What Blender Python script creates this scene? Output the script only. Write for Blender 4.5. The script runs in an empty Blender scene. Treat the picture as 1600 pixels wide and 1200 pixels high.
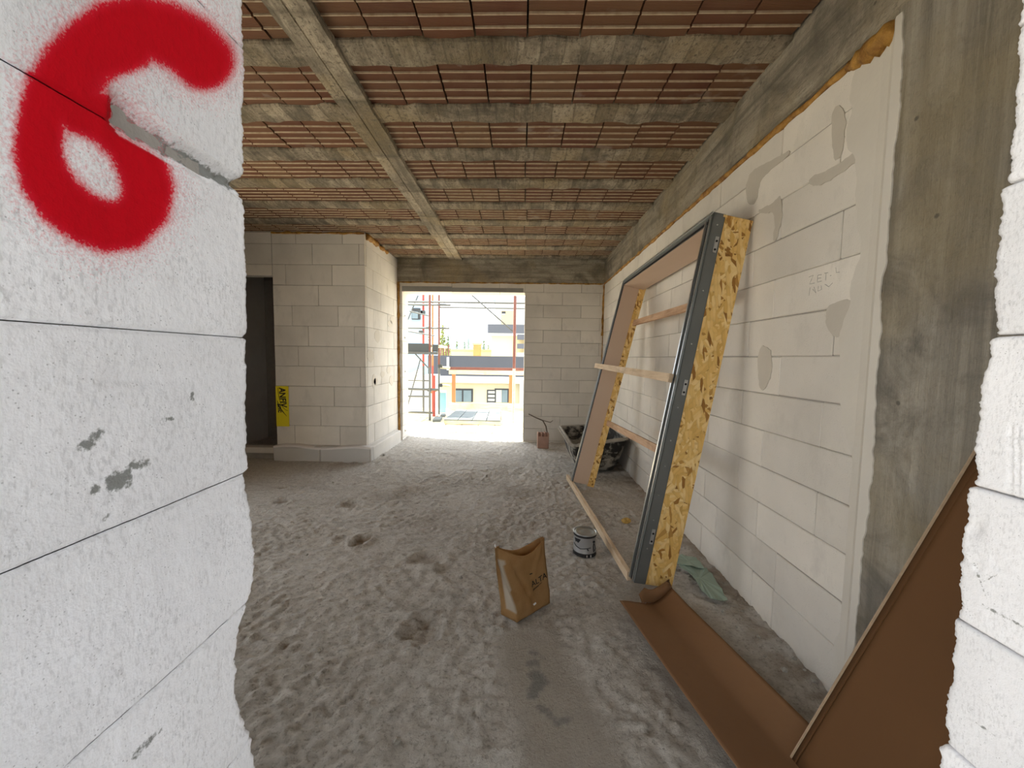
import bpy, bmesh, math, random
import numpy as np
from mathutils import Vector, Matrix
random.seed(7)
SC = bpy.context.scene
COL = SC.collection

# ------------------------------------------------------------------ camera
F_PX = 596.5
PITCH, YAW, ROLL = math.radians(3.9027), math.radians(-1.3052), math.radians(0.8278)
HC = 1.375
def cam_axes():
    cy, sy, cp, sp = math.cos(YAW), math.sin(YAW), math.cos(PITCH), math.sin(PITCH)
    fwd = Vector((sy*cp, cy*cp, -sp)); right = Vector((cy, -sy, 0)); up = right.cross(fwd)
    c, s = math.cos(ROLL), math.sin(ROLL)
    return c*right + s*up, -s*right + c*up, fwd
CR, CU, CF = cam_axes()
cam_d = bpy.data.cameras.new('camera'); cam = bpy.data.objects.new('camera', cam_d); COL.objects.link(cam)
cam.matrix_world = Matrix(((CR.x, CU.x, -CF.x, 0), (CR.y, CU.y, -CF.y, 0), (CR.z, CU.z, -CF.z, HC), (0, 0, 0, 1)))
cam_d.sensor_width = 36; cam_d.sensor_fit = 'HORIZONTAL'; cam_d.lens = F_PX/1600*36
cam_d.clip_start = 0.02; cam_d.clip_end = 2000
SC.camera = cam
def at(px, py, ax, val):
    """point of the place seen at photo pixel (px,py) on the plane coordinate[ax] = val"""
    d = CR*((px-800)/F_PX) - CU*((py-600)/F_PX) + CF
    o = Vector((0, 0, HC)); return o + d*((val-o[ax])/d[ax])

# ------------------------------------------------------------------ sky, sun, exposure
w = bpy.data.worlds.new('sky'); SC.world = w; w.use_nodes = True
wb = w.node_tree.nodes['Background']
wb.inputs[0].default_value = (0.90, 0.95, 1.0, 1); wb.inputs[1].default_value = 2.6
sun_d = bpy.data.lights.new('sun', 'SUN'); sun = bpy.data.objects.new('sun', sun_d); COL.objects.link(sun)
sun_d.energy = 14.0; sun_d.angle = math.radians(0.6); sun_d.color = (1.0, 0.91, 0.77)
sun.rotation_euler = Vector((-0.44, 0.115, 0.89)).to_track_quat('Z', 'Y').to_euler()
SC.view_settings.view_transform = 'Standard'; SC.view_settings.look = 'None'
SC.view_settings.gamma = 1; SC.view_settings.use_curve_mapping = False
SC.view_settings.exposure = 0.55
try:
    SC.cycles.max_bounces = 14; SC.cycles.diffuse_bounces = 10
    SC.cycles.use_denoising = True
except Exception: pass

# ------------------------------------------------------------------ room numbers (metres)
XR, ZO, ZC, YB = 1.307, 2.574, 2.931, 6.20      # right wall, underside of beams, ceiling, back wall
XP, YP = -2.01, 4.90                            # partition corner
XL = -4.20                                      # left wall (out of sight)
YN = 0.53                                       # inner face of the wall we look through
OPL, OPR, OPZ = -1.935, 0.048, 2.42             # back opening

# ------------------------------------------------------------------ noise in numpy
def _h(ix, iy, iz, seed):
    n = (ix*374761393 + iy*668265263 + iz*2147483647 + seed*1274126177) & 0xffffffff
    n = ((n ^ (n >> 13))*1274126177) & 0xffffffff
    n = ((n ^ (n >> 16))*2246822519) & 0xffffffff
    return ((n ^ (n >> 15)) & 0xffffff)/float(0xffffff)
def vnoise(x, y, z, seed=0):
    x = np.asarray(x, float); y = np.asarray(y, float)+0*x; z = np.asarray(z, float)+0*x
    ix, iy, iz = np.floor(x).astype(np.int64), np.floor(y).astype(np.int64), np.floor(z).astype(np.int64)
    fx, fy, fz = x-ix, y-iy, z-iz
    fx, fy, fz = [f*f*(3-2*f) for f in (fx, fy, fz)]
    r = 0
    for a in (0, 1):
        for b in (0, 1):
            for c in (0, 1):
                r = r + _h(ix+a, iy+b, iz+c, seed)*(fx if a else 1-fx)*(fy if b else 1-fy)*(fz if c else 1-fz)
    return r*2-1
def fbm(x, y, z, oct=3, seed=0):
    r = 0; a = 1; s = 0
    for i in range(oct):
        r = r + a*vnoise(np.asarray(x)*2**i, np.asarray(y)*2**i, np.asarray(z)*2**i, seed+i*17); s += a; a *= .5
    return r/s

# ------------------------------------------------------------------ materials
MATS = {}
class NT:
    def __init__(s, name):
        s.m = bpy.data.materials.new(name); s.m.use_nodes = True; s.t = s.m.node_tree
        s.b = s.t.nodes['Principled BSDF']; MATS[name] = s.m
    def n(s, typ, ins=None, **kw):
        nd = s.t.nodes.new(typ)
        for k, v in kw.items(): setattr(nd, k, v)
        for k, v in (ins or {}).items():
            if isinstance(v, bpy.types.NodeSocket): s.t.links.new(v, nd.inputs[k])
            else: nd.inputs[k].default_value = v
        return nd
    def obj(s): return s.n('ShaderNodeTexCoord').outputs['Object']
    def attr(s, name, out='Fac'): return s.n('ShaderNodeAttribute', attribute_name=name).outputs[out]
    def pos(s): return s.n('ShaderNodeNewGeometry').outputs['Position']
    def rnd(s): return s.n('ShaderNodeObjectInfo').outputs['Random']
    def mapv(s, v, scale=(1, 1, 1), rot=(0, 0, 0), loc=(0, 0, 0)):
        return s.n('ShaderNodeMapping', {'Vector': v, 'Scale': scale, 'Rotation': rot, 'Location': loc}).outputs[0]
    def noise(s, v, scale, detail=4, rough=.55, dist=0):
        return s.n('ShaderNodeTexNoise', {'Vector': v, 'Scale': scale, 'Detail': detail, 'Roughness': rough, 'Distortion': dist}).outputs['Fac']
    def vor(s, v, scale, out='Distance', feature='F1', rnd=1.0):
        return s.n('ShaderNodeTexVoronoi', {'Vector': v, 'Scale': scale, 'Randomness': rnd}, feature=feature).outputs[out]
    def ramp(s, f, stops):
        r = s.n('ShaderNodeValToRGB', {'Fac': f}); e = r.color_ramp.elements
        while len(e) < len(stops): e.new(0.5)
        for el, (p, c) in zip(e, stops):
            el.position = p; el.color = (c, c, c, 1) if isinstance(c, (int, float)) else (*c, 1)
        return r.outputs['Color']
    def mix(s, f, a, b, mode='MIX'):
        m = s.n('ShaderNodeMix', data_type='RGBA', blend_type=mode)
        for i, v in ((0, f), (6, a), (7, b)):
            if isinstance(v, bpy.types.NodeSocket): s.t.links.new(v, m.inputs[i])
            elif i == 0: m.inputs[0].default_value = v
            else: m.inputs[i].default_value = (*v, 1) if not isinstance(v, (int, float)) else (v, v, v, 1)
        return m.outputs[2]
    def math(s, op, a, b=0.0, c=0.0):
        return s.n('ShaderNodeMath', {0: a, 1: b, 2: c}, operation=op).outputs[0]
    def bump(s, h, strength, dist=.01, prev=None):
        ins = {'Height': h, 'Strength': strength, 'Distance': dist}
        if prev is not None: ins['Normal'] = prev
        return s.n('ShaderNodeBump', ins).outputs[0]
    def set(s, col=None, rough=.85, normal=None, metal=0.0, spec=.3, trans=None):
        if col is not None:
            if isinstance(col, bpy.types.NodeSocket): s.t.links.new(col, s.b.inputs['Base Color'])
            else: s.b.inputs['Base Color'].default_value = (*col, 1)
        if isinstance(rough, bpy.types.NodeSocket): s.t.links.new(rough, s.b.inputs['Roughness'])
        else: s.b.inputs['Roughness'].default_value = rough
        if normal is not None: s.t.links.new(normal, s.b.inputs['Normal'])
        s.b.inputs['Metallic'].default_value = metal; s.b.inputs['Specular IOR Level'].default_value = spec
        return s.m

def plain(name, col, rough=.8, var=.12, scale=6, metal=0.0, spec=.3, bump=0.0, bscale=80):
    m = NT(name); p = m.pos()
    f = m.noise(p, scale, 5)
    c = m.mix(f, tuple(x*(1-var) for x in col), tuple(min(1, x*(1+var)) for x in col))
    nb = m.bump(m.noise(p, bscale, 4), bump, .004) if bump else None
    return m.set(c, rough, nb, metal, spec)

def make_aac(name, base, fg=False, warm=1.0):
    m = NT(name); p = m.pos()
    c = m.mix(m.ramp(m.noise(p, 2.2, 5), [(.32, 0), (.68, 1)]), tuple(x*.90 for x in base), tuple(min(1, x*1.05) for x in base))
    r = m.math('MULTIPLY_ADD', m.rnd(), .14, .90)
    c = m.mix(1.0, c, m.n('ShaderNodeCombineColor', {0: r, 1: r, 2: r}).outputs[0], 'MULTIPLY')
    # dust / scuffs
    sc = m.ramp(m.noise(m.mapv(p, (1, 1, .5)), 7, 6, .65), [(.56, 0), (.74, .5)])
    c = m.mix(sc, c, tuple(x*.72 for x in base))
    pit = m.ramp(m.vor(p, 240 if fg else 130, 'Distance'), [(.10, 1), (.22, 0)])
    pit2 = m.ramp(m.noise(p, 55 if fg else 30, 3), [(.46, 0), (.60, 1)])
    pm = m.mix(1.0, pit, pit2, 'MULTIPLY')
    c = m.mix(m.math('MULTIPLY', m.n('ShaderNodeRGBToBW', {0: pm}).outputs[0], .8 if fg else .5), c, tuple(x*.42 for x in base))
    h = m.mix(.35, m.noise(p, 420 if fg else 150, 3), m.noise(m.mapv(p, (1, 5, 1.0)), 60, 2))
    nb = m.bump(h, .30, .003 if fg else .004)
    if fg:
        ds = m.ramp(m.noise(m.mapv(p, (1, 1.0, .42)), 300, 3, .6), [(.50, 0), (.66, .42)])
        ds = m.mix(1.0, ds, m.ramp(m.noise(p, 16, 3), [(.36, .25), (.62, 1)]), 'MULTIPLY')
        c = m.mix(m.n('ShaderNodeRGBToBW', {0: ds}).outputs[0], c, tuple(x*.5 for x in base))
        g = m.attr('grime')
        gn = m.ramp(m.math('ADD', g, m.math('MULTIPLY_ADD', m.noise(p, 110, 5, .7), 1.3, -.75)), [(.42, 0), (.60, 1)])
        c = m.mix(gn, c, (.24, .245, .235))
        a = m.attr('paint')
        sp = m.noise(p, 420, 2, .7)
        pf = m.math('ADD', a, m.math('MULTIPLY_ADD', sp, .80, -.40))
        pf = m.ramp(pf, [(.16, 0), (.74, 1)])
        red = m.mix(m.ramp(a, [(.55, 0), (1.0, 1)]), (.66, .012, .035), (.52, .0, .008))
        c = m.mix(pf, c, red)
    return m.set(c, .92, nb, 0, .2)
make_aac('aac', (.74, .705, .645))
make_aac('aac_pale', (.78, .76, .72))
make_aac('aac_near', (.81, .81, .835), fg=True)
plain('mortar_joint', (.33, .31, .285), .95, .2, 20, bump=.5)
plain('mortar_smear', (.55, .515, .455), .9, .08, 5, bump=.3, bscale=60)
plain('plaster_fill', (.66, .63, .57), .85, .08, 4, bump=.3, bscale=50)
plain('lintel_grey', (.30, .30, .29), .9, .15, 10, bump=.3)
plain('skirting', (.55, .54, .52), .6, .08, 4)

def make_concrete(name, base, stretch, seg=None, seg_axis=0, dark=.45, pit=.8):
    """board-marked concrete; stretch = texture scale per axis; seg = board width with a tone of its own"""
    m = NT(name); p = m.pos()
    sp = m.mapv(p, stretch)
    c = m.mix(m.ramp(m.noise(sp, 6, 6, .65), [(.36, 0), (.64, 1)]), tuple(x*.55 for x in base), tuple(x*1.32 for x in base))
    c = m.mix(m.ramp(m.noise(m.mapv(p, tuple(v*2.6 for v in stretch), loc=(3, 1, 7)), 6, 4, .6), [(.54, 0), (.62, .45)]), c, tuple(x*1.5 for x in base))
    blot = m.ramp(m.noise(p, 3.4, 6, .65, .7), [(.48, 0), (.66, .85)])
    c = m.mix(blot, c, tuple(x*dark for x in base))
    yel = m.ramp(m.noise(m.mapv(p, loc=(5, 3, 1)), 1.7, 4), [(.48, 0), (.66, .55)])
    c = m.mix(yel, c, (base[0]*1.12, base[1]*1.0, base[2]*.72))
    h = m.noise(sp, 26, 5, .7)
    if seg:
        s = m.n('ShaderNodeSeparateXYZ', {0: p}).outputs[seg_axis]
        t = m.math('DIVIDE', m.math('ADD', s, m.math('MULTIPLY', m.noise(p, 1.3, 1), .12)), seg)
        wn = m.n('ShaderNodeTexWhiteNoise', {'W': m.math('FLOOR', t)}, noise_dimensions='1D').outputs['Value']
        v = m.math('MULTIPLY_ADD', wn, .45, .75)
        c = m.mix(1.0, c, m.n('ShaderNodeCombineColor', {0: v, 1: v, 2: v}).outputs[0], 'MULTIPLY')
        fr = m.math('FRACT', t)
        e = m.ramp(fr, [(0.0, 1), (.06, 0), (.95, 0), (1.0, 1)])
        c = m.mix(m.math('MULTIPLY', m.n('ShaderNodeRGBToBW', {0: e}).outputs[0], .55), c, tuple(x*.3 for x in base))
    hole = m.ramp(m.vor(p, 9, 'Distance'), [(.045, 1), (.09, 0)])
    c = m.mix(m.math('MULTIPLY', m.n('ShaderNodeRGBToBW', {0: hole}).outputs[0], .7), c, tuple(x*.25 for x in base))
    pits = m.ramp(m.noise(p, 45, 5, .75), [(.52, 0), (.63, pit)])
    c = m.mix(pits, c, tuple(x*.4 for x in base))
    nb = m.bump(h, .9, .010); nb = m.bump(m.noise(p, 90, 4), .6, .006, nb)
    return m.set(c, .88, nb, 0, .25)
make_concrete('concrete_rib', (.30, .255, .19), (2.5, .7, 1), seg=.125, seg_axis=0)
make_concrete('concrete_long', (.36, .31, .235), (1.6, .22, 1), seg=.62, seg_axis=1)
make_concrete('concrete_beam_y', (.275, .245, .195), (1, .10, 1.6), pit=.35)
make_concrete('concrete_beam_x', (.36, .325, .26), (.10, 1, 1.8), pit=.35)
make_concrete('concrete_column', (.285, .262, .222), (1, 1.6, .06), dark=.5, pit=.18)
plain('slab', (.10, .085, .07), .95)

m = NT('clay'); p = m.pos(); r = m.rnd()
cc = m.ramp(r, [(0, (.12, .042, .023)), (.25, (.17, .072, .036)), (.5, (.135, .048, .03)), (.75, (.195, .105, .052)), (1, (.145, .056, .03))])
cc = m.mix(m.ramp(m.noise(p, 5, 5), [(.35, 0), (.75, .8)]), cc, (.18, .10, .055))
cc = m.mix(m.ramp(m.noise(p, 2.1, 4, .6, .5), [(.57, 0), (.70, .75)]), cc, (.135, .06, .03))
cc = m.mix(m.ramp(m.noise(m.mapv(p, (1, 1, 1), loc=(9, 2, 0)), 3.2, 5), [(.62, 0), (.74, .6)]), cc, (.42, .38, .33))
wv = m.n('ShaderNodeTexWave', {'Vector': p, 'Scale': 42.0, 'Distortion': .4, 'Detail': 1.0}, bands_direction='Y').outputs['Fac']
m.set(m.mix(m.math('MULTIPLY', wv, .22), cc, (.10, .05, .03)), .85, m.bump(wv, .5, .003), 0, .3)
m = NT('clay_ridge'); p = m.pos()
m.set(m.mix(m.ramp(m.noise(p, 26, 4), [(.45, 0), (.75, .7)]), (.50, .40, .28), (.30, .19, .12)), .85, None, 0, .3)

m = NT('floor_screed'); p = m.pos()
c = m.mix(m.ramp(m.noise(p, 1.1, 6, .6), [(.34, 0), (.68, 1)]), (.40, .375, .335), (.56, .53, .485))
c = m.mix(m.ramp(m.noise(p, 22, 6, .7), [(.40, 0), (.70, .8)]), c, (.66, .64, .60))
c = m.mix(m.ramp(m.noise(p, 60, 4, .7), [(.52, 0), (.70, .75)]), c, (.20, .18, .15))
c = m.mix(m.attr('dirt'), c, (.22, .16, .10))
c = m.mix(m.attr('smooth_shadow_patch'), c, (.36, .325, .275))  # smoother screed, with the bag's cast shadow painted in as a darker tone
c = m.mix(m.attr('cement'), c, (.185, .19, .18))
nb = m.bump(m.noise(p, 75, 6, .75), .9, .010)
m.set(c, .8, nb, 0, .35)

# oriented strand board: three layers of long chips
m = NT('osb'); v = m.attr('luv', 'Vector')
ca = None
for i, (ang, sx, sy, ox) in enumerate([(10, 13, 55, 0), (-35, 14, 52, 3.3), (55, 15, 50, 7.1), (-75, 16, 58, 11.7)]):
    vv = m.mapv(m.mapv(v, rot=(0, 0, math.radians(ang+90)), loc=(ox, ox*.37, 0)), (sx, sy, 1))
    vd = m.n('ShaderNodeVectorMath', {0: vv, 1: m.n('ShaderNodeTexNoise', {'Vector': v, 'Scale': 14.0}).outputs['Color']}, operation='ADD').outputs[0]
    vo = m.n('ShaderNodeTexVoronoi', {'Vector': vd, 'Scale': 1.0}, voronoi_dimensions='2D')
    sx_ = m.n('ShaderNodeSeparateColor', {0: vo.outputs['Color']})
    col = m.ramp(sx_.outputs[0], [(0, (.22, .09, .012)), (.09, (.42, .20, .04)), (.16, (.74, .46, .13)), (.55, (.84, .56, .19)), (1, (.93, .71, .34))])
    edge = m.ramp(vo.outputs['Distance'], [(.35, 0), (.85, .30)])
    col = m.mix(edge, col, (.38, .20, .05))
    if ca is None: ca = col
    else: ca = m.mix(m.math('GREATER_THAN', sx_.outputs[1], .52), ca, col)
ca = m.mix(m.ramp(m.noise(v, 60, 5), [(.4, 0), (.8, .15)]), ca, (.55, .32, .08))
m.set(ca, .55, m.bump(m.n('ShaderNodeRGBToBW', {0: ca}).outputs[0], .25, .003), 0, .4)

plain('frame_metal', (.155, .165, .163), .5, .12, 5, metal=.3, spec=.5)
plain('frame_metal_bright', (.55, .56, .55), .28, .06, 5, metal=.9, spec=.5)
plain('frame_gasket', (.012, .012, .013), .6)
plain('lining', (.60, .455, .345), .75, .05, 3)
plain('steel_zinc', (.50, .51, .52), .4, .1, 10, metal=.7)

def make_wood(name, a, b, axis_scale):
    m = NT(name); p = m.pos()
    sp = m.mapv(p, axis_scale)
    f = m.noise(sp, 9, 6, .6, .4)
    c = m.mix(m.ramp(f, [(.35, 0), (.65, 1)]), a, b)
    c = m.mix(m.ramp(m.noise(p, 5, 4), [(.55, 0), (.72, .5)]), c, tuple(x*.55 for x in a))
    return m.set(c, .75, m.bump(f, .3, .003), 0, .3)
make_wood('pine', (.50, .30, .18), (.66, .45, .29), (5, .5, 5))
make_wood('pine_pale', (.58, .43, .28), (.74, .59, .42), (5, .5, 5))
make_wood('scaffold_board', (.60, .51, .35), (.76, .68, .50), (.4, 4, 4))
plain('panel_grey', (.17, .20, .21), .8, .12, 3)

m = NT('cardboard'); p = m.pos()
c = m.mix(m.noise(p, 3, 5), (.22, .115, .055), (.27, .15, .075))
c = m.mix(m.ramp(m.noise(p, 45, 4), [(.6, 0), (.8, .3)]), c, (.2, .10, .05))
m.set(c, .8, m.bump(m.noise(m.mapv(p, (1, 1, 1)), 8, 4), .25, .01), 0, .25)
plain('cardboard_dark', (.125, .058, .020), .8, .12, 4)
plain('cardboard_edge', (.45, .33, .22), .9, .25, 60)

m = NT('bag_paper'); p = m.pos()
c = m.mix(m.ramp(m.noise(p, 9, 5), [(.3, 0), (.7, 1)]), (.40, .225, .085), (.50, .31, .14))
c = m.mix(m.attr('label'), c, (.62, .55, .45))
m.set(c, .7, m.bump(m.noise(p, 26, 4, .6), .35, .012), 0, .3)
tr = m.n('ShaderNodeBsdfTranslucent', {'Color': c}); mx = m.n('ShaderNodeMixShader', {0: .42, 1: m.b.outputs[0], 2: tr.outputs[0]})
m.t.links.new(mx.outputs[0], m.t.nodes['Material Output'].inputs[0])

m = NT('ink'); m.set((.02, .017, .014), .7)
plain('can_body', (.33, .33, .335), .4, .15, 14, metal=.25)
plain('can_black', (.02, .02, .022), .45)
plain('can_lid', (.45, .48, .48), .3, .1, 12, metal=.85)
plain('label_white', (.75, .72, .70), .6, .05)
plain('tub_plastic', (.028, .027, .026), .6, .3, 8)
m = NT('tub_crust'); p = m.pos()
c = m.mix(m.ramp(m.noise(p, 7, 6, .65, .4), [(.49, 0), (.60, 1)]), (.028, .026, .024), (.33, .31, .27))
m.set(c, .85, m.bump(m.noise(p, 30, 5), .6, .01))
plain('tub_rim', (.36, .335, .29), .9, .35, 16, bump=.6, bscale=40)
plain('clay_brick', (.42, .26, .20), .9, .2, 12, bump=.4)
plain('stick', (.12, .09, .065), .9)
plain('green_membrane', (.30, .385, .315), .7, .12, 7)
m = NT('foam'); p = m.pos()
c = m.mix(m.ramp(m.noise(p, 16, 5, .6), [(.35, 0), (.65, 1)]), (.20, .085, .012), (.50, .27, .055))
m.set(c, .6, m.bump(m.noise(p, 45, 5), .8, .01), 0, .4)
plain('foam_yellow', (.55, .36, .10), .7, .25, 30, bump=.6)
plain('sign_yellow', (.78, .66, .02), .45, .05, 5)
plain('rubble', (.36, .34, .30), .95, .3, 15, bump=.6)
plain('pencil', (.25, .24, .23), .9)
# outdoors
plain('terrace_concrete', (.72, .67, .56), .9, .12, 2)
plain('galvanised', (.14, .15, .15), .5, .15, 6, metal=.4)
plain('rust_paint', (.20, .085, .07), .6, .3, 8)
plain('red_paint', (.42, .09, .07), .6, .15, 8)
plain('orange_paint', (.42, .20, .09), .6, .15, 8)
plain('deck_dark', (.075, .085, .09), .8, .1, 6)
plain('house_charcoal', (.095, .10, .115), .8, .08, 1)
plain('house_white', (.66, .67, .66), .85, .04, 1)
plain('house_cream', (.62, .56, .40), .85, .05, 1)
plain('house_yellow', (.66, .54, .31), .85, .05, 1)
plain('house_blue', (.34, .46, .60), .85, .05, .6)
plain('house_ochre', (.62, .47, .28), .85, .1, 1)
plain('chimney_brick', (.56, .32, .13), .85, .12, 2)
plain('window_frame_dark', (.05, .052, .055), .6)
plain('glass_dark', (.16, .22, .25), .15, .2, 2, spec=.6)
plain('shutter_grey', (.50, .50, .45), .7)
plain('leaf', (.16, .22, .05), .8, .35, 3)
plain('leaf_pale', (.26, .30, .08), .8, .3, 3)
plain('bark', (.18, .13, .09), .9)
plain('hill_blue', (.16, .22, .28), 1.0, .04, .05)
plain('ground', (.26, .25, .20), 1.0, .1, .3)
plain('blue_panel', (.25, .50, .62), .6, .1, 3)

# ------------------------------------------------------------------ mesh helpers
def tag(o, label=None, cat=None, group=None, kind=None):
    if label: o['label'] = label
    if cat: o['category'] = cat
    if group: o['group'] = group
    if kind: o['kind'] = kind
    return o
def empty(name, loc, label=None, cat=None, group=None, kind=None):
    o = bpy.data.objects.new(name, None); COL.objects.link(o); o.location = loc; o.empty_display_size = .1
    return tag(o, label, cat, group, kind)
def link(name, me, parent=None, loc=None, rot=None):
    """parts are given in world space; the parent's place is divided out"""
    o = bpy.data.objects.new(name, me); COL.objects.link(o)
    if loc is not None: o.location = loc
    if rot is not None: o.rotation_euler = rot
    if parent is not None:
        o.parent = parent; o.matrix_parent_inverse = world_of(parent).inverted()
    return o
def world_of(o):
    mtx = Matrix.LocRotScale(o.location, o.rotation_euler, o.scale)
    return (world_of(o.parent) @ o.matrix_parent_inverse @ mtx) if o.parent else mtx
def mesh(name, verts, faces, mats, smooth=False, fmats=None, attrs=None, vattrs=None):
    me = bpy.data.meshes.new(name)
    me.from_pydata([tuple(v) for v in verts], [], [tuple(f) for f in faces])
    for mm in (mats if isinstance(mats, (list, tuple)) else [mats]): me.materials.append(MATS[mm])
    if fmats is not None: me.polygons.foreach_set('material_index', list(fmats))
    if smooth: me.polygons.foreach_set('use_smooth', [True]*len(me.polygons))
    for k, a in (attrs or {}).items():
        at_ = me.attributes.new(k, 'FLOAT', 'POINT'); at_.data.foreach_set('value', np.asarray(a, dtype=np.float32).ravel())
    for k, a in (vattrs or {}).items():
        at_ = me.attributes.new(k, 'FLOAT_VECTOR', 'POINT'); at_.data.foreach_set('vector', np.asarray(a, dtype=np.float32).ravel())
    me.update(); return me
def part(name, verts, faces, mats, parent=None, **kw):
    return link(name, mesh(name, verts, faces, mats, **kw), parent)
class MB:
    """collects simple solids of ONE part"""
    def __init__(s): s.v = []; s.f = []; s.m = []
    def add(s, v, f, mi=0):
        b = len(s.v); s.v += [Vector(x) for x in v]; s.f += [tuple(b+i for i in q) for q in f]; s.m += [mi]*len(f)
    def box(s, a, b, mi=0, c=0.0):
        ctr = [(x+y)/2 for x, y in zip(a, b)]; h = [abs(y-x)/2 for x, y in zip(a, b)]
        v, f = chamfer(h, c) if c else cube(h)
        s.add([(x+ctr[0], y+ctr[1], z+ctr[2]) for x, y, z in v], f, mi)
    def bar(s, p, q, wdt, hgt, up=(0, 0, 1), mi=0):
        p, q = Vector(p), Vector(q); d = (q-p).normalized(); u = Vector(up)
        sd = d.cross(u)
        if sd.length < 1e-4: sd = d.cross(Vector((1, 0, 0)))
        sd.normalize(); u = sd.cross(d)
        v = [b+sd*(wdt/2*i)+u*(hgt/2*j) for b in (p, q) for i, j in ((-1, -1), (1, -1), (1, 1), (-1, 1))]
        s.add(v, [(0, 3, 2, 1), (4, 5, 6, 7), (0, 1, 5, 4), (1, 2, 6, 5), (2, 3, 7, 6), (3, 0, 4, 7)], mi)
    def tube(s, pts, r, n=8, mi=0):
        pts = [Vector(x) for x in pts]; rs = r if isinstance(r, (list, tuple)) else [r]*len(pts)
        v = []; f = []
        for k, (pnt, rr) in enumerate(zip(pts, rs)):
            d = (pts[min(k+1, len(pts)-1)]-pts[max(k-1, 0)]).normalized()
            a = d.cross(Vector((0.13, 0.31, 1)) if abs(d.z) < .9 else Vector((1, .1, 0))).normalized(); b = d.cross(a)
            v += [pnt+(a*math.cos(2*math.pi*i/n)+b*math.sin(2*math.pi*i/n))*rr for i in range(n)]
        for k in range(len(pts)-1):
            for i in range(n): f.append((k*n+i, k*n+(i+1) % n, (k+1)*n+(i+1) % n, (k+1)*n+i))
        f.append(tuple(range(n-1, -1, -1))); f.append(tuple((len(pts)-1)*n+i for i in range(n)))
        s.add(v, f, mi)
    def build(s, name, mats, parent=None, smooth=False):
        return part(name, s.v, s.f, mats, parent, fmats=s.m, smooth=smooth)
def cube(h):
    v = [(sx*h[0], sy*h[1], sz*h[2]) for sz in (-1, 1) for sy in (-1, 1) for sx in (-1, 1)]
    return v, [(0, 2, 3, 1), (4, 5, 7, 6), (0, 1, 5, 4), (2, 6, 7, 3), (0, 4, 6, 2), (1, 3, 7, 5)]
def chamfer(h, c):
    v = []; idx = {}
    S = [(a, b, d) for a in (-1, 1) for b in (-1, 1) for d in (-1, 1)]
    for s_ in S:
        for ax in range(3):
            q = [s_[k]*(h[k]-(0 if k == ax else c)) for k in range(3)]
            idx[s_+(ax,)] = len(v); v.append(tuple(q))
    f = []
    def orient(q):
        P = [Vector(v[i]) for i in q]; n = (P[1]-P[0]).cross(P[2]-P[0])
        ctr = sum(P, Vector())/len(P)
        return tuple(q) if n.dot(ctr) > 0 else tuple(reversed(q))
    for ax in range(3):
        o = [k for k in range(3) if k != ax]
        for sg in (-1, 1):
            q = []
            for a, b in ((-1, -1), (1, -1), (1, 1), (-1, 1)):
                t = [0, 0, 0]; t[ax] = sg; t[o[0]] = a; t[o[1]] = b; q.append(idx[tuple(t)+(ax,)])
            f.append(orient(q))
    for ax in range(3):                       # edges parallel to ax
        o = [k for k in range(3) if k != ax]
        for a in (-1, 1):
            for b in (-1, 1):
                q = []
                for sg, fa in ((-1, o[0]), (1, o[0]), (1, o[1]), (-1, o[1])):
                    t = [0, 0, 0]; t[ax] = sg; t[o[0]] = a; t[o[1]] = b; q.append(idx[tuple(t)+(fa,)])
                f.append(orient(q))
    for s_ in S: f.append(orient([idx[s_+(0,)], idx[s_+(1,)], idx[s_+(2,)]]))
    return v, f
_bc = {}
def block(name, lo, hi, mat, parent, c=.004, jit=.0015):
    h = tuple(round(abs(b-a)/2, 4) for a, b in zip(lo, hi)); k = (h, mat, c)
    if k not in _bc:
        v, f = chamfer(h, min(c, min(h)*.4)); _bc[k] = mesh(name, v, f, mat)
    loc = [(a+b)/2+random.uniform(-jit, jit) for a, b in zip(lo, hi)]
    return link(name, _bc[k], parent, loc)
def solidify_poly(pts, nrm, th):
    """thin solid from a planar outline (outer face = pts + nrm*th)"""
    n = len(pts); nrm = Vector(nrm)
    v = [Vector(p) for p in pts]+[Vector(p)+nrm*th for p in pts]
    f = [tuple(range(n-1, -1, -1)), tuple(range(n, 2*n))]+[(i, (i+1) % n, n+(i+1) % n, n+i) for i in range(n)]
    return v, f
def grid_faces(nu, nv, wrap=False):
    f = []
    for i in range(nu-1):
        for j in range(nv if wrap else nv-1):
            f.append((i*nv+j, i*nv+(j+1) % nv, (i+1)*nv+(j+1) % nv, (i+1)*nv+j))
    return f
def text_mesh(body, size, bold=.012):
    cu = bpy.data.curves.new('text', 'FONT'); cu.body = body; cu.size = size; cu.resolution_u = 3; cu.offset = size*bold
    o = bpy.data.objects.new('text', cu); COL.objects.link(o)
    dg = bpy.context.evaluated_depsgraph_get(); dg.update()
    me = bpy.data.meshes.new_from_object(o.evaluated_get(dg))
    v = [x.co.copy() for x in me.vertices]; f = [tuple(q.vertices) for q in me.polygons]
    bpy.data.objects.remove(o); bpy.data.curves.remove(cu); bpy.data.meshes.remove(me)
    return v, f

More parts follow.
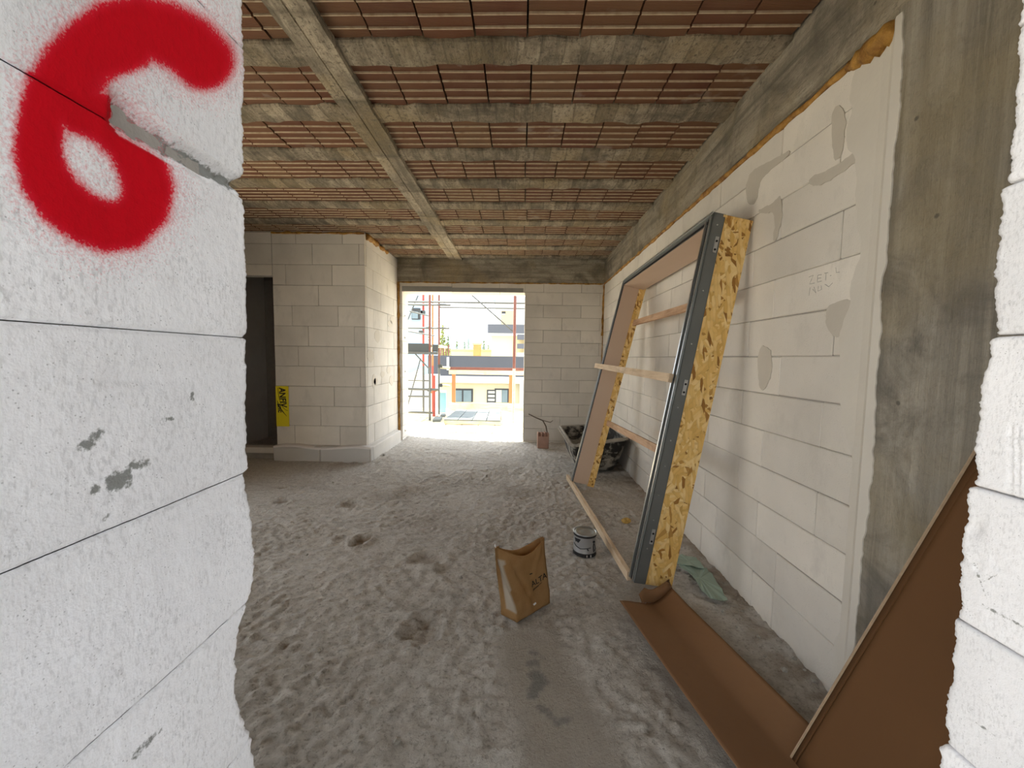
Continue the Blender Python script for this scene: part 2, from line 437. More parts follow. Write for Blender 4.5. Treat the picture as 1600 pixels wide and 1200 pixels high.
# ================================================================== THE SETTING
def struct(name, o_or_mb, mats=None, label=None):
    o = o_or_mb.build(name, mats) if isinstance(o_or_mb, MB) else o_or_mb
    tag(o, label, None, None, 'structure'); return o
def proj_np(P):
    P = np.asarray(P, float)-np.array([0, 0, HC]); d = P@np.array(CF)
    return 800+F_PX*(P@np.array(CR))/d, 600-F_PX*(P@np.array(CU))/d
def seg_dist(px, py, pts):
    best = np.full(px.shape, 1e9)
    for (ax, ay), (bx, by) in zip(pts[:-1], pts[1:]):
        dx, dy = bx-ax, by-ay; L = dx*dx+dy*dy+1e-9
        t = np.clip(((px-ax)*dx+(py-ay)*dy)/L, 0, 1)
        best = np.minimum(best, np.hypot(px-ax-t*dx, py-ay-t*dy))
    return best
def sstep(a, b, x):
    t = np.clip((x-a)/(b-a), 0, 1); return t*t*(3-2*t)

# ------------------------------------------------------------------ floor: rough screed with footprints
def build_floor():
    xs = np.concatenate([np.arange(XL, -2.4, .03), np.arange(-2.4, XR+.02, .0125)])
    ys = np.concatenate([np.arange(-2.2, .6, .06), np.arange(.6, 3.2, .0125), np.arange(3.2, 4.6, .018), np.arange(4.6, 6.72, .026)])
    X, Y = np.meshgrid(xs, ys, indexing='ij')
    fine = sstep(-2.6, -2.3, X)*sstep(.5, .8, Y)
    lump = fbm(X*31, Y*36, 0, 2, 3)+.35*fbm(X*13, Y*13, 2, 2, 8); lump = np.sign(lump)*np.abs(lump)**.8; lump = np.where(lump > 0, lump, lump*.75)
    rough = .55+.45*sstep(-.25, .35, fbm(X*2.2, Y*2.2, 3.3, 2, 21))
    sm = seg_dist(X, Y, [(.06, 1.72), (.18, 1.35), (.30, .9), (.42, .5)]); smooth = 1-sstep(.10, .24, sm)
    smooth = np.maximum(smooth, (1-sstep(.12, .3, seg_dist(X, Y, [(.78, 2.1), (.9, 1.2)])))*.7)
    Z = .010*fbm(X*2.5, Y*2.5, 0, 3, 5)+.017*lump*rough*(1-.88*smooth)*(.4+.6*fine)
    Z += .006*fbm(X*9, Y*9, 1, 2, 9)*(1-.6*smooth)
    # dirt heaped along the right wall
    Z += .022*sstep(XR-.20, XR, X)*(.5+.7*fbm(X*11, Y*11, 2, 3, 31))*sstep(.8, 1.4, Y)
    dirt = np.zeros_like(X); cem = np.zeros_like(X)
    for cx, cy, rx, ry, dep, dk in [(-1.17, 2.72, .07, .10, .030, .75), (-1.33, 2.74, .06, .05, .010, .3), (-1.55, 3.39, .10, .09, .026, .35),
                                    (-2.22, 3.45, .09, .07, .022, .45), (-.62, 2.49, .13, .09, .022, .25), (-.48, 2.38, .07, .06, .014, .2),
                                    (-.48, 1.82, .11, .10, .020, .35), (-.46, 1.90, .08, .05, .012, .2), (-1.95, 2.55, .05, .03, .012, .6), (-1.10, 1.70, .018, .022, .008, .6),
                                    (-2.45, 3.82, .07, .05, .016, .4)]:
        q = np.hypot((X-cx)/rx, (Y-cy)/ry)+.25*vnoise(X*25, Y*25, 7, 11)
        Z += np.where(q < 1.6, -dep*(1-sstep(.5, 1.0, q))+dep*.55*np.exp(-((q-1.15)/.22)**2), 0)
        dirt = np.maximum(dirt, dk*(1-sstep(.5, 1.15, q)))
    dirt = np.maximum(dirt, .55*sstep(XR-.22, XR-.02, X+.05*fbm(X*9, Y*9, 0, 3, 77))*sstep(.25, .5, vnoise(X*14, Y*14, 3, 41)*.5+.5))
    dirt = np.maximum(dirt, .3*sstep(.35, .75, fbm(X*1.3, Y*1.3, 5, 3, 55)))
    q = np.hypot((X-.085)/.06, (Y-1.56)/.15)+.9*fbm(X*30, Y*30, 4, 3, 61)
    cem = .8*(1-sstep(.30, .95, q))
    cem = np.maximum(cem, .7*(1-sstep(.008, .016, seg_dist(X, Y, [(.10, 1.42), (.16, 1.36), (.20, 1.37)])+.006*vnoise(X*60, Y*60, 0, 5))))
    tone = smooth*.8  # darker tone of the smooth strips, standing in for the bag's shadow
    n = X.size; V = np.stack([X.ravel(), Y.ravel(), Z.ravel()], 1)
    nu, nv = X.shape; i, j = np.meshgrid(np.arange(nu-1), np.arange(nv-1), indexing='ij')
    a = (i*nv+j).ravel(); Fq = np.stack([a, a+nv, a+nv+1, a+1], 1)
    me = bpy.data.meshes.new('floor'); me.vertices.add(n); me.vertices.foreach_set('co', V.ravel())
    me.loops.add(Fq.size); me.loops.foreach_set('vertex_index', Fq.ravel().astype(np.int32))
    me.polygons.add(len(Fq)); me.polygons.foreach_set('loop_start', np.arange(0, Fq.size, 4, dtype=np.int32))
    me.polygons.foreach_set('use_smooth', np.ones(len(Fq), dtype=bool))
    me.update(calc_edges=True); me.validate(); me.materials.append(MATS['floor_screed'])
    for k, arr in (('dirt', dirt), ('cement', cem), ('smooth_shadow_patch', tone)):
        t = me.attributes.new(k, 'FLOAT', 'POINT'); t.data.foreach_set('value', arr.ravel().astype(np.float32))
    o = link('floor', me); struct('floor', o)
    return o
floor = build_floor()
b = MB(); b.box((XL-.3, -2.2, -.40), (XR+.3, 6.74, -.05)); b.build('floor_slab', 'slab', floor)

# ------------------------------------------------------------------ ceiling: clay tiles between concrete ribs
b = MB(); b.box((XL-.3, .15, ZC+.10), (XR+.3, 6.52, ZC+.34))
ceiling = struct('ceiling', b, 'slab')
PER, RIBW, RIB0 = .4965, .168, 2.068
ribs_y = [RIB0+PER*k for k in range(-3, 9)]
def rib(y0, first):
    n = 150; xs = np.linspace(XL, XR, n); sg = np.floor((xs+.1)/.125).astype(int)
    zo = np.array([_h(np.int64(s), np.int64(int(y0*10)), np.int64(3), 5) for s in sg])*.009
    v = []
    e1 = .020*fbm(xs*9, y0*5, 0, 3, 3)+.010*(np.array([_h(np.int64(s), np.int64(int(y0*10)), np.int64(7), 9) for s in sg])-.5)
    e2 = .020*fbm(xs*9, y0*5, 4, 3, 8)+.010*(np.array([_h(np.int64(s), np.int64(int(y0*10)), np.int64(2), 4) for s in sg])-.5)
    ya = y0-RIBW/2+e1; yb = min(y0+RIBW/2, YB)+(e2 if y0+RIBW/2 < YB else 0*e2)
    for x, a_, c_, z_ in zip(xs, ya, yb, zo):
        v += [(x, a_-.004, ZC+.10), (x, a_, ZC+z_+.006), (x, a_+.008, ZC+z_-.004), (x, (a_+c_)/2, ZC+z_-.006), (x, c_-.008, ZC+z_-.004), (x, c_, ZC+z_+.006), (x, c_+.004, ZC+.10)]
    part('concrete_rib', v, grid_faces(n, 7), 'concrete_rib', ceiling)
for k, y in enumerate(ribs_y): rib(y, k)
def tile_mesh(L, W):
    """hollow clay tile seen from below: five bands parted by four proud ridges, extruded along X"""
    prof = []; bw = W/5; rw = .0045
    prof.append((-W/2, .10, 0)); prof.append((-W/2, .006, 0))
    for i in range(1, 5):
        yc = -W/2+bw*i
        prof += [(yc-rw, .004, 0), (yc-rw*.7, -.004, 1), (yc+rw*.7, -.004, 1), (yc+rw, .004, 1)]
    prof += [(W/2, .006, 0), (W/2, .10, 0)]
    n = len(prof); v = []; f = []; mm = []
    for x in (-L/2, L/2): v += [(x, p_[0], p_[1]) for p_ in prof]
    for i in range(n-1):
        f.append((i, i+1, n+i+1, n+i)); a_, c_ = prof[i], prof[i+1]
        mm.append(1 if (abs(c_[0]-a_[0]) < .02 and abs(a_[1]) < .02 and abs(c_[1]) < .02) else 0)
    f += [tuple(range(n)), tuple(range(2*n-1, n-1, -1))]; mm += [0, 0]
    return mesh('clay_tile', v, f, ['clay', 'clay_ridge'], fmats=mm)
TW = .2555; tj = [.025+TW*j for j in range(-17, 6)]
BX0, BX1 = -1.165, -.955
cache = {}
for k in range(len(ribs_y)-1):
    ya, yb = ribs_y[k]+RIBW/2-.012, ribs_y[k+1]-RIBW/2+.012
    sh = random.uniform(-.02, .02)
    for x0, x1 in zip(tj[:-1], tj[1:]):
        x0 += sh; x1 += sh
        x0, x1 = max(x0, XL), min(x1, XR+.01)
        if x1-x0 < .03: continue
        if x0 >= BX0 and x1 <= BX1: continue
        L = round(x1-x0-.009, 3)
        key = L
        if key not in cache: cache[key] = tile_mesh(L, yb-ya)
        link('clay_tile', cache[key], ceiling, ((x0+x1)/2, (ya+yb)/2, ZC+.012+random.uniform(-.003, .003)), (random.uniform(-.006, .006), random.uniform(-.006, .006), 0))
# long flat cross rib with two board marks
def cross_rib():
    n = 170; ys = np.linspace(YN-.2, YB, n)
    a_ = BX0+.010*fbm(ys*6, 0, 0, 3, 2); c_ = BX1+.010*fbm(ys*6, 3, 0, 3, 4); md = BX0+.095+.003*fbm(ys*2, 1, 1, 2, 6)
    z1 = .004*fbm(ys*1.7, 0, 5, 2, 7); z2 = .004*fbm(ys*1.7, 4, 5, 2, 9)-.004
    v = []
    for y, p_, q_, m_, s1, s2 in zip(ys, a_, c_, md, z1, z2):
        zb = ZC-.012
        v += [(p_-.005, y, ZC+.10), (p_, y, zb+.012), (p_+.007, y, zb+s1), (m_-.006, y, zb+s1), (m_, y, zb+s1+.008), (m_+.006, y, zb+s2), (q_-.007, y, zb+s2), (q_, y, zb+.012), (q_+.005, y, ZC+.10)]
    part('cross_rib', v, [tuple(reversed(f)) for f in grid_faces(n, 9)], 'concrete_long', ceiling)
cross_rib()

# ------------------------------------------------------------------ beams and the near column (board-marked concrete)
def rough_box(name, lo, hi, mat, axis, amp=.004, n=60, parent=None, seams=()):
    """long concrete member along axis; exposed faces slightly uneven, board seams proud"""
    o = [k for k in range(3) if k != axis]
    t = np.linspace(lo[axis], hi[axis], n)
    ring = []
    m_ = 8
    for (u0, v0), (u1, v1) in (((0, 0), (1, 0)), ((1, 0), (1, 1)), ((1, 1), (0, 1)), ((0, 1), (0, 0))):
        for i in range(m_): ring.append((u0+(u1-u0)*i/m_, v0+(v1-v0)*i/m_))
    V = []
    for k, tv in enumerate(t):
        for (uu, vv) in ring:
            p_ = [0, 0, 0]; p_[axis] = tv; p_[o[0]] = lo[o[0]]+(hi[o[0]]-lo[o[0]])*uu; p_[o[1]] = lo[o[1]]+(hi[o[1]]-lo[o[1]])*vv
            V.append(p_)
    V = np.array(V); sc = np.array([7., 7., 7.]); sc[axis] = 1.6
    d = fbm(V[:, 0]*sc[0]+3, V[:, 1]*sc[1], V[:, 2]*sc[2], 3, 13)*amp
    ctr = (np.array(lo)+np.array(hi))/2; dirv = V-ctr; dirv[:, axis] = 0; dirv = np.sign(np.round(dirv/ (np.abs(np.array(hi)-np.array(lo))/2+1e-9), 3).astype(int))
    V = V+dirv*d[:, None]
    nr = len(ring); F = [tuple(reversed(q)) for q in grid_faces(n, nr, True)]
    F += [tuple(range(nr)), tuple((n-1)*nr+i for i in range(nr-1, -1, -1))]
    o_ = part(name, V.tolist(), F, mat, parent)
    # recalc normals outward
    bm = bmesh.new(); bm.from_mesh(o_.data); bmesh.ops.recalc_face_normals(bm, faces=bm.faces); bm.to_mesh(o_.data); bm.free()
    return o_
beam_r = struct('beam_right', rough_box('beam_right', (XR-.004, 2.50, ZO), (XR+.25, YB+.25, ZC+.08), 'concrete_beam_y', 1))
beam_r2 = rough_box('beam_near_length', (XR-.014, YN, ZO+.01), (XR+.25, 2.50, ZC+.08), 'concrete_beam_y', 1, parent=beam_r)
beam_b = struct('beam_back', rough_box('beam_back', (XP-.2, YB-.006, ZO+.006), (XR-.006, YB+.25, ZC+.09), 'concrete_beam_x', 0))
b = MB(); b.box((XP-.1, YB-.012, ZC-.205), (XR-.01, YB+.01, ZC-.195)); b.build('board_seam', 'concrete_beam_x', beam_b)
column = struct('column', rough_box('column', (XR-.022, .72, -.03), (XR+.25, 1.435, ZO+.02), 'concrete_column', 2, amp=.002, n=70))

# ------------------------------------------------------------------ walls of aerated-concrete blocks
JT = .0035
def joints_z(z0, first, step, z1):
    zs = [z0]; z = first
    while z < z1-.05: zs.append(z); z += step
    zs.append(z1); return zs
def run(lo, hi, ref, L):
    k = math.floor((lo-ref)/L); e = [lo]
    x = ref+L*(k+1)
    while x < hi-.02:
        if x > lo+.02: e.append(x)
        x += L
    e.append(hi); return e
# right wall: face x = XR, from the column to the back
b = MB(); b.box((XR+.007, 1.40, -.05), (XR+.20, YB+.25, ZO+.02))
wall_right = struct('wall_right', b, 'mortar_joint')
zs = joints_z(-.03, .212, .1985, ZO-.012)
refs = {0: 2.086, 1: 1.903, 2: 2.071, 3: 2.268, 4: 2.062, 5: 2.271, 6: 1.96, 7: 2.24, 8: 2.04, 9: 2.234, 10: 2.023, 11: 2.269, 12: 2.048}
for k in range(len(zs)-1):
    es = run(1.425, YB, refs.get(k, 2.05), .596)
    if k == 0: es = sorted(es+[1.91])
    for y0, y1 in zip(es[:-1], es[1:]):
        block('block', (XR, y0+JT/2, zs[k]+JT/2), (XR+.06, y1-JT/2, zs[k+1]-JT/2), 'aac', wall_right)
def blob(pts_px, plane_ax, val, nrm, th, mat, parent, name='mortar_smear', amp=.012, sub=5, seed=0):
    P = [at(x, y, plane_ax, val) for x, y in pts_px]; Q = []
    for _ in range(2): P = [q for a_, c_ in zip(P, P[1:]+P[:1]) for q in (a_.lerp(c_, .25), a_.lerp(c_, .75))]
    for a_, c_ in zip(P, P[1:]+P[:1]):
        for i in range(sub): Q.append(a_.lerp(c_, i/sub))
    A = np.array(Q); o = [k for k in range(3) if k != plane_ax]
    for kk in o: A[:, kk] += amp*fbm(A[:, 0]*28+kk*9, A[:, 1]*28, A[:, 2]*28, 3, seed+kk)
    v, f = solidify_poly([Vector(q)-Vector(nrm)*.004 for q in A], nrm, th+.004)
    return part(name, v, f, mat, parent)
z6 = lambda x, y: (1060+x/2.308, 80+y/2.308)
for i, poly in enumerate([
        [(555, 200), (600, 192), (605, 300), (590, 385), (556, 395)],
        [(468, 478), (480, 450), (560, 420), (640, 360), (690, 345), (680, 375), (600, 430), (545, 470), (500, 488)],
        [(245, 480), (265, 425), (320, 405), (405, 352), (400, 378), (330, 430), (295, 470), (285, 545), (255, 560), (245, 520)],
        [(285, 575), (350, 545), (372, 510), (376, 600), (352, 690), (342, 680), (352, 575), (300, 590)],
        [(530, 935), (560, 905), (640, 890), (658, 950), (648, 1028), (625, 985), (600, 1028), (560, 1030), (535, 990)],
        [(290, 1065), (325, 1062), (340, 1110), (332, 1190), (300, 1230), (288, 1180)]]):
    blob([z6(*q) for q in poly], 0, XR, (-1, 0, 0), .0022, 'mortar_smear', wall_right, seed=i*3)
# smoothed filler between blocks and column
def filler():
    zz = np.linspace(0.0, ZO, 240)
    outer = 1.59+.07*fbm(zz*4.2, 1, 0, 5, 71)-.085*sstep(1.25, .95, zz)+.05*sstep(2.0, 2.3, zz)
    inner = 1.418+.022*fbm(zz*9, 5, 0, 4, 73)
    v = []
    for z, a_, c_ in zip(zz, inner, outer):
        v += [(XR-.012, a_-.016, z), (XR-.0255, a_-.012, z), (XR-.0265, 1.437, z), (XR-.012, 1.462, z), (XR-.0045, 1.50, z), (XR-.0030, (1.5+c_)/2, z), (XR-.0025, c_, z), (XR+.006, c_+.004, z)]
    part('filler_strip', v, grid_faces(len(zz), 8), 'plaster_fill', wall_right)
filler()
# pencilled note on the blocks
b = MB()
def stroke(pts, r=.0011):
    P = [at(x, y, 0, XR-.001) for x, y in pts]; b.tube(P, r, 4)
for pts in [[(1264, 433), (1271, 430), (1268, 437), (1265, 444), (1273, 442)], [(1278, 430), (1277, 440)], [(1278, 430), (1284, 429)], [(1278, 435), (1283, 434)], [(1277, 441), (1284, 439)],
            [(1288, 427), (1294, 426)], [(1291, 427), (1290, 438)], [(1297, 431), (1299, 430)], [(1306, 418), (1307, 426), (1312, 425)],
            [(1266, 449), (1264, 462)], [(1270, 452), (1275, 458), (1272, 448)], [(1279, 447), (1278, 455), (1284, 452), (1283, 446)], [(1289, 444), (1295, 448), (1301, 442)]]: stroke(pts)
b.build('pencil_note', 'pencil', wall_right)
# expanding foam squeezed out under the beams
def foam_bead(path, r0, parent, seed=0, n=90, amp=.7, mat='foam'):
    path = [Vector(p_) for p_ in path]; L = [0]
    for a_, c_ in zip(path, path[1:]): L.append(L[-1]+(c_-a_).length)
    pts = []; rs = []
    for i in range(n):
        s = L[-1]*i/(n-1); k = max(j for j in range(len(L)-1) if L[j] <= s+1e-9); p_ = path[k].lerp(path[k+1], (s-L[k])/(L[k+1]-L[k]))
        nn = float(fbm(s*9, seed*3.1, 0, 3, seed)); n2 = float(fbm(s*14, seed*1.7, 5, 3, seed+4))
        rr = r0*(1+amp*nn*1.6); rs.append(max(r0*.25, rr)); pts.append(p_+Vector((0, 0, r0*.6*n2)))
    bb = MB(); bb.tube(pts, rs, 8); o = bb.build('foam_bead', mat, parent, smooth=True); return o
foam_bead([(XR, 1.62, ZO-.004), (XR, YB, ZO-.004)], .014, wall_right, 3, 160)
b = MB(); P0, P1 = Vector((XR-.004, 1.66, ZO-.016)), Vector((XR-.012, 1.445, ZO-.03))
pts = [P0.lerp(P1, t/13) + Vector((0, 0, .008*math.sin(t*1.9))) for t in range(14)]
b.tube(pts, [.012+.026*math.sin(min(1, t/11)*math.pi*.62)+.004*math.sin(t*2.3) for t in range(13)]+[.012], 10); b.build('foam_lump', 'foam', wall_right, smooth=True)

# back wall: face y = YB, opening OPL..OPR
b = MB()
b.box((OPR+.01, YB+.007, -.05), (XR+.05, YB+.30, ZO+.02)); b.box((XL, YB+.007, -.05), (OPL-.01, YB+.30, ZO+.02)); b.box((OPL-.02, YB+.007, OPZ+.01), (OPR+.02, YB+.30, ZO+.02))
b.box((XL, YB+.007, ZO), (XP-.1, YB+.25, ZC+.1))
wall_back = struct('wall_back', b, 'mortar_joint')
zs = joints_z(-.03, .027, .2, ZO)
for k in range(len(zs)-1):
    z0, z1 = zs[k]+JT/2, zs[k+1]-JT/2
    es = run(OPR, XR, OPR+(.30 if k % 2 else .60), .60)
    for x0, x1 in zip(es[:-1], es[1:]):
        first = x0 < OPR+.01
        block('block', (x0+(0 if first else JT/2), YB, z0), (x1-JT/2, YB+(.31 if first else .06), z1), 'aac', wall_back)
    if z1 < OPZ+.12:
        block('block', (OPL-.16, YB, z0), (OPL, YB+.31, min(z1, OPZ)), 'aac_pale', wall_back)
for x0, x1 in zip([OPL-.06, -1.13, -.36], [-1.13, -.36, OPR]):
    block('lintel_block', (x0+JT/2, YB, OPZ), (x1-JT/2, YB+.31, ZO-.004), 'aac', wall_back)
b = MB(); b.box((OPL+.0, YB-.006, OPZ+.005), (-1.13, YB+.02, OPZ+.085)); b.box((-1.13, YB-.005, OPZ+.003), (OPR-.03, YB+.02, OPZ+.068)); b.build('mortar_band', 'lintel_grey', wall_back)
foam_bead([(XR-.006, YB-.01, ZO-.03), (XR-.012, YB-.012, 1.75)], .018, wall_back, 8, 60, .5)
foam_bead([(XR-.006, YB-.006, 1.75), (XR-.006, YB-.006, .1)], .008, wall_back, 9, 60, .6)
foam_bead([(XP+.014, YB-.004, .05), (XP+.014, YB-.004, 1.2), (XP+.016, YB-.006, ZO)], .017, wall_back, 12, 120, .55)
foam_bead([(XP+.02, YB+.0, ZO-.006), (XR-.02, YB+.0, ZO-.006)], .010, wall_back, 15, 120, .7)
# fixing clips on the left reveal of the opening
for z in (.10, 1.10, 1.66, 2.02):
    b = MB(); b.box((OPL-.004, YB+.10, z), (OPL+.004, YB+.16, z+.05)); b.tube([(OPL+.003, YB+.13, z+.025), (OPL+.016, YB+.13, z+.025)], .010, 8); b.build('fixing_clip', 'steel_zinc', wall_back)

# partition on the left: front face y = YP, side face x = XP, door gap on its left
DX = -3.20; DZ = 2.385
b = MB()
b.box((DX+.01, YP+.007, -.05), (XP-.007, YP+.12, ZC+.08)); b.box((XP-.12, YP+.02, -.05), (XP-.007, YB+.05, ZC+.08))
b.box((XL, YP+.007, DZ+.01), (DX+.02, YP+.12, ZC+.08)); b.box((XL, YP+.007, -.05), (-4.08, YP+.12, ZC+.08))
wall_part = struct('wall_partition', b, 'mortar_joint')
zs = joints_z(.0, .19, .2595, ZC+.0)
for k in range(len(zs)-1):
    z0, z1 = zs[k]+JT/2, zs[k+1]-JT/2
    es = run(DX, XP, DX+(.17 if k % 2 else .45)+.07*((k*7) % 3), .60)
    for x0, x1 in zip(es[:-1], es[1:]):
        f0 = x0 < DX+.01
        block('block', (x0+(0 if f0 else JT/2), YP, z0), (x1-(0 if x1 > XP-.01 else JT/2), YP+(.121 if f0 else .06), z1), 'aac', wall_part)
    es = run(YP+.062, YB, YP+(.28 if k % 2 else .56), .55)
    for y0, y1 in zip(es[:-1], es[1:]):
        block('block', (XP-.06, y0+JT/2, z0), (XP, y1-JT/2, z1), 'aac_pale', wall_part)
    if z1 > DZ+.05:
        for x0, x1 in ((-4.19, -3.78), (-3.78, DX-JT)):
            block('block', (x0, YP, max(z0, DZ)), (x1-JT, YP+.121, z1), 'aac', wall_part)
# thin dressings of adhesive on the sunny side face
rng = random.Random(4)
for i in range(9):
    y = rng.uniform(5.0, 6.0); z = rng.uniform(.9, 2.1); a_ = rng.uniform(.05, .13); c_ = rng.uniform(.04, .10)
    pts = [Vector((XP, y+a_*math.cos(t*.7), z+c_*math.sin(t*.7)*(1+.15*math.sin(t*2+i)))) for t in range(9)]
    v, f = solidify_poly([p_-Vector((.004, 0, 0)) for p_ in pts], (1, 0, 0), .0065); part('mortar_smear', v, f, 'plaster_fill', wall_part)
foam_bead([(XP+.006, YP+.05, ZC-.03), (XP+.008, YP+.8, ZC-.03)], .026, wall_part, 21, 60, .9)
foam_bead([(DX, YP-.002, ZC-.012), (XP, YP-.002, ZC-.012)], .012, wall_part, 23, 80, .6)
# wrapped base course in front of the partition
def base_course(lo, hi, mat, name, axis):
    return block(name, lo, hi, mat, wall_part, c=.012, jit=0)
base_course((DX+.01, YP-.105, -.03), (-2.575, YP+.002, .185), 'skirting', 'base_panel', 0)
base_course((-2.573, YP-.110, -.03), (XP+.095, YP+.002, .192), 'skirting', 'base_panel', 0)
base_course((XP-.002, YP+.004, -.03), (XP+.090, 6.06, .188), 'aac_pale', 'base_panel', 1)
b = MB(); n = 26
v = []
for i in range(n):
    t = i/(n-1); x = DX+.02+(XP+.08-DX)*t; zt = .186+.012*math.sin(t*9)+.01*abs(math.sin(t*5+1))
    v += [(x, YP-.113, zt-.02), (x, YP-.116, zt), (x, YP-.09, zt+.004), (x, YP-.002, zt+.002)]
part('membrane_lip', v, grid_faces(n, 4), 'label_white', wall_part, smooth=True)
# sill and rubble in the door gap
block('sill_block', (-4.08, YP-.02, .075), (DX+.004, YP+.12, .15), 'aac', wall_part, jit=0)
b = MB(); b.box((-4.08, YP+.0, -.04), (DX+.002, YP+.10, .076)); b.build('sill_rubble', 'rubble', wall_part)

# left wall, out of frame; wide window opening added to light the right wall
b = MB()
for lo, hi in [((XL-.30, YN-.36, -.05), (XL, .65, ZC+.1)), ((XL-.30, 3.05, -.05), (XL, YB+.3, ZC+.1)), ((XL-.30, .6, 2.60), (XL, 3.1, ZC+.1)), ((XL-.30, .6, -.05), (XL, 3.1, .10))]: b.box(lo, hi)
wall_left = struct('wall_left', b, 'aac')
b = MB(); b.box((XL, 3.10, -.05), (-3.55, 3.22, ZC+.10)); struct('wall_light_baffle', b, 'aac')  # unseen stub, added to keep window light off the partition front
b = MB(); b.box((-8.5, -1.5, -.35), (XL-.31, 5.2, -.05)); struct('floor_bounce_slab', b, 'terrace_concrete')  # unseen pale slab, added to bounce sun up through the left opening
# behind the camera, unseen: landing floor, plus roof and parapet added to cut daylight
b = MB(); b.box((-1.6, -3.2, ZC+.10), (4.6, .16, ZC+.34)); struct('ceiling_shade_slab', b, 'slab')  # unseen roof slab, added to shade the near wall and doorway
b = MB(); b.box((XR+.3, -2.2, -.40), (4.6, .16, -.03)); struct('floor_landing', b, 'slab')
b = MB(); b.box((-3.0, -2.2, -.45), (4.6, -2.0, 1.05)); b.box((4.4, -2.2, -.45), (4.6, .16, 1.05)); struct('wall_bounce_screen', b, 'aac_pale')  # unseen parapet, added to block light bounced off the sunlit ground

# ------------------------------------------------------------------ the near wall: rough blocks either side of the gap we look through
b = MB()
YO = .17
XJL, XJR = -.382, .637
b.box((XL-.3, YO+.012, -.05), (XJL-.012, YN-.06, ZC+.1)); b.box((XJR+.012, YO+.012, -.05), (XR+.3, YN-.06, ZC+.1)); b.box((XJL-.1, YO+.012, 2.36), (XJR+.1, YN-.06, ZC+.1))
wall_front = struct('wall_front', b, 'mortar_joint')
EDGE_L = [(383, -60), (383, 100), (383, 270), (374, 284), (384, 312), (388, 420), (388, 515), (386, 524), (389, 532), (386, 600), (386, 640), (389, 735), (383, 744), (391, 775), (398, 830), (401, 870), (400, 905), (391, 945), (379, 975), (372, 1020), (371, 1070), (380, 1110), (395, 1150), (403, 1200), (404, 1300)]
EDGE_R = [(1594, -80), (1592, 0), (1588, 40), (1584, 110), (1577, 220), (1567, 288), (1560, 300), (1557, 340), (1552, 400), (1548, 440), (1552, 480), (1556, 515), (1549, 526), (1540, 534), (1541, 568), (1535, 590), (1527, 605), (1524, 650), (1520, 700), (1522, 748), (1512, 762), (1510, 785), (1500, 850), (1495, 920), (1498, 950), (1490, 966), (1486, 1025), (1479, 1075), (1472, 1120), (1481, 1155), (1466, 1170), (1463, 1240), (1460, 1300)]
SIX = [(318, 98), (292, 72), (255, 52), (215, 42), (175, 50), (140, 75), (105, 108), (78, 148), (64, 192), (60, 238), (72, 280), (98, 315), (132, 340), (168, 354), (202, 350), (226, 326), (232, 295), (222, 258), (202, 222), (176, 196), (150, 180), (122, 172)]
SIX_FILL = [(205, 70), (150, 110), (110, 140)]
WEDGE = [(181, 142), (250, 203), (376, 281), (378, 303), (270, 250), (176, 196)]
def in_poly(px, py, poly):
    c = np.zeros(px.shape, bool)
    for (x0, y0), (x1, y1) in zip(poly, poly[1:]+poly[:1]):
        cond = ((y0 > py) != (y1 > py)) & (px < (x1-x0)*(py-y0)/(y1-y0+1e-9)+x0); c ^= cond
    return c
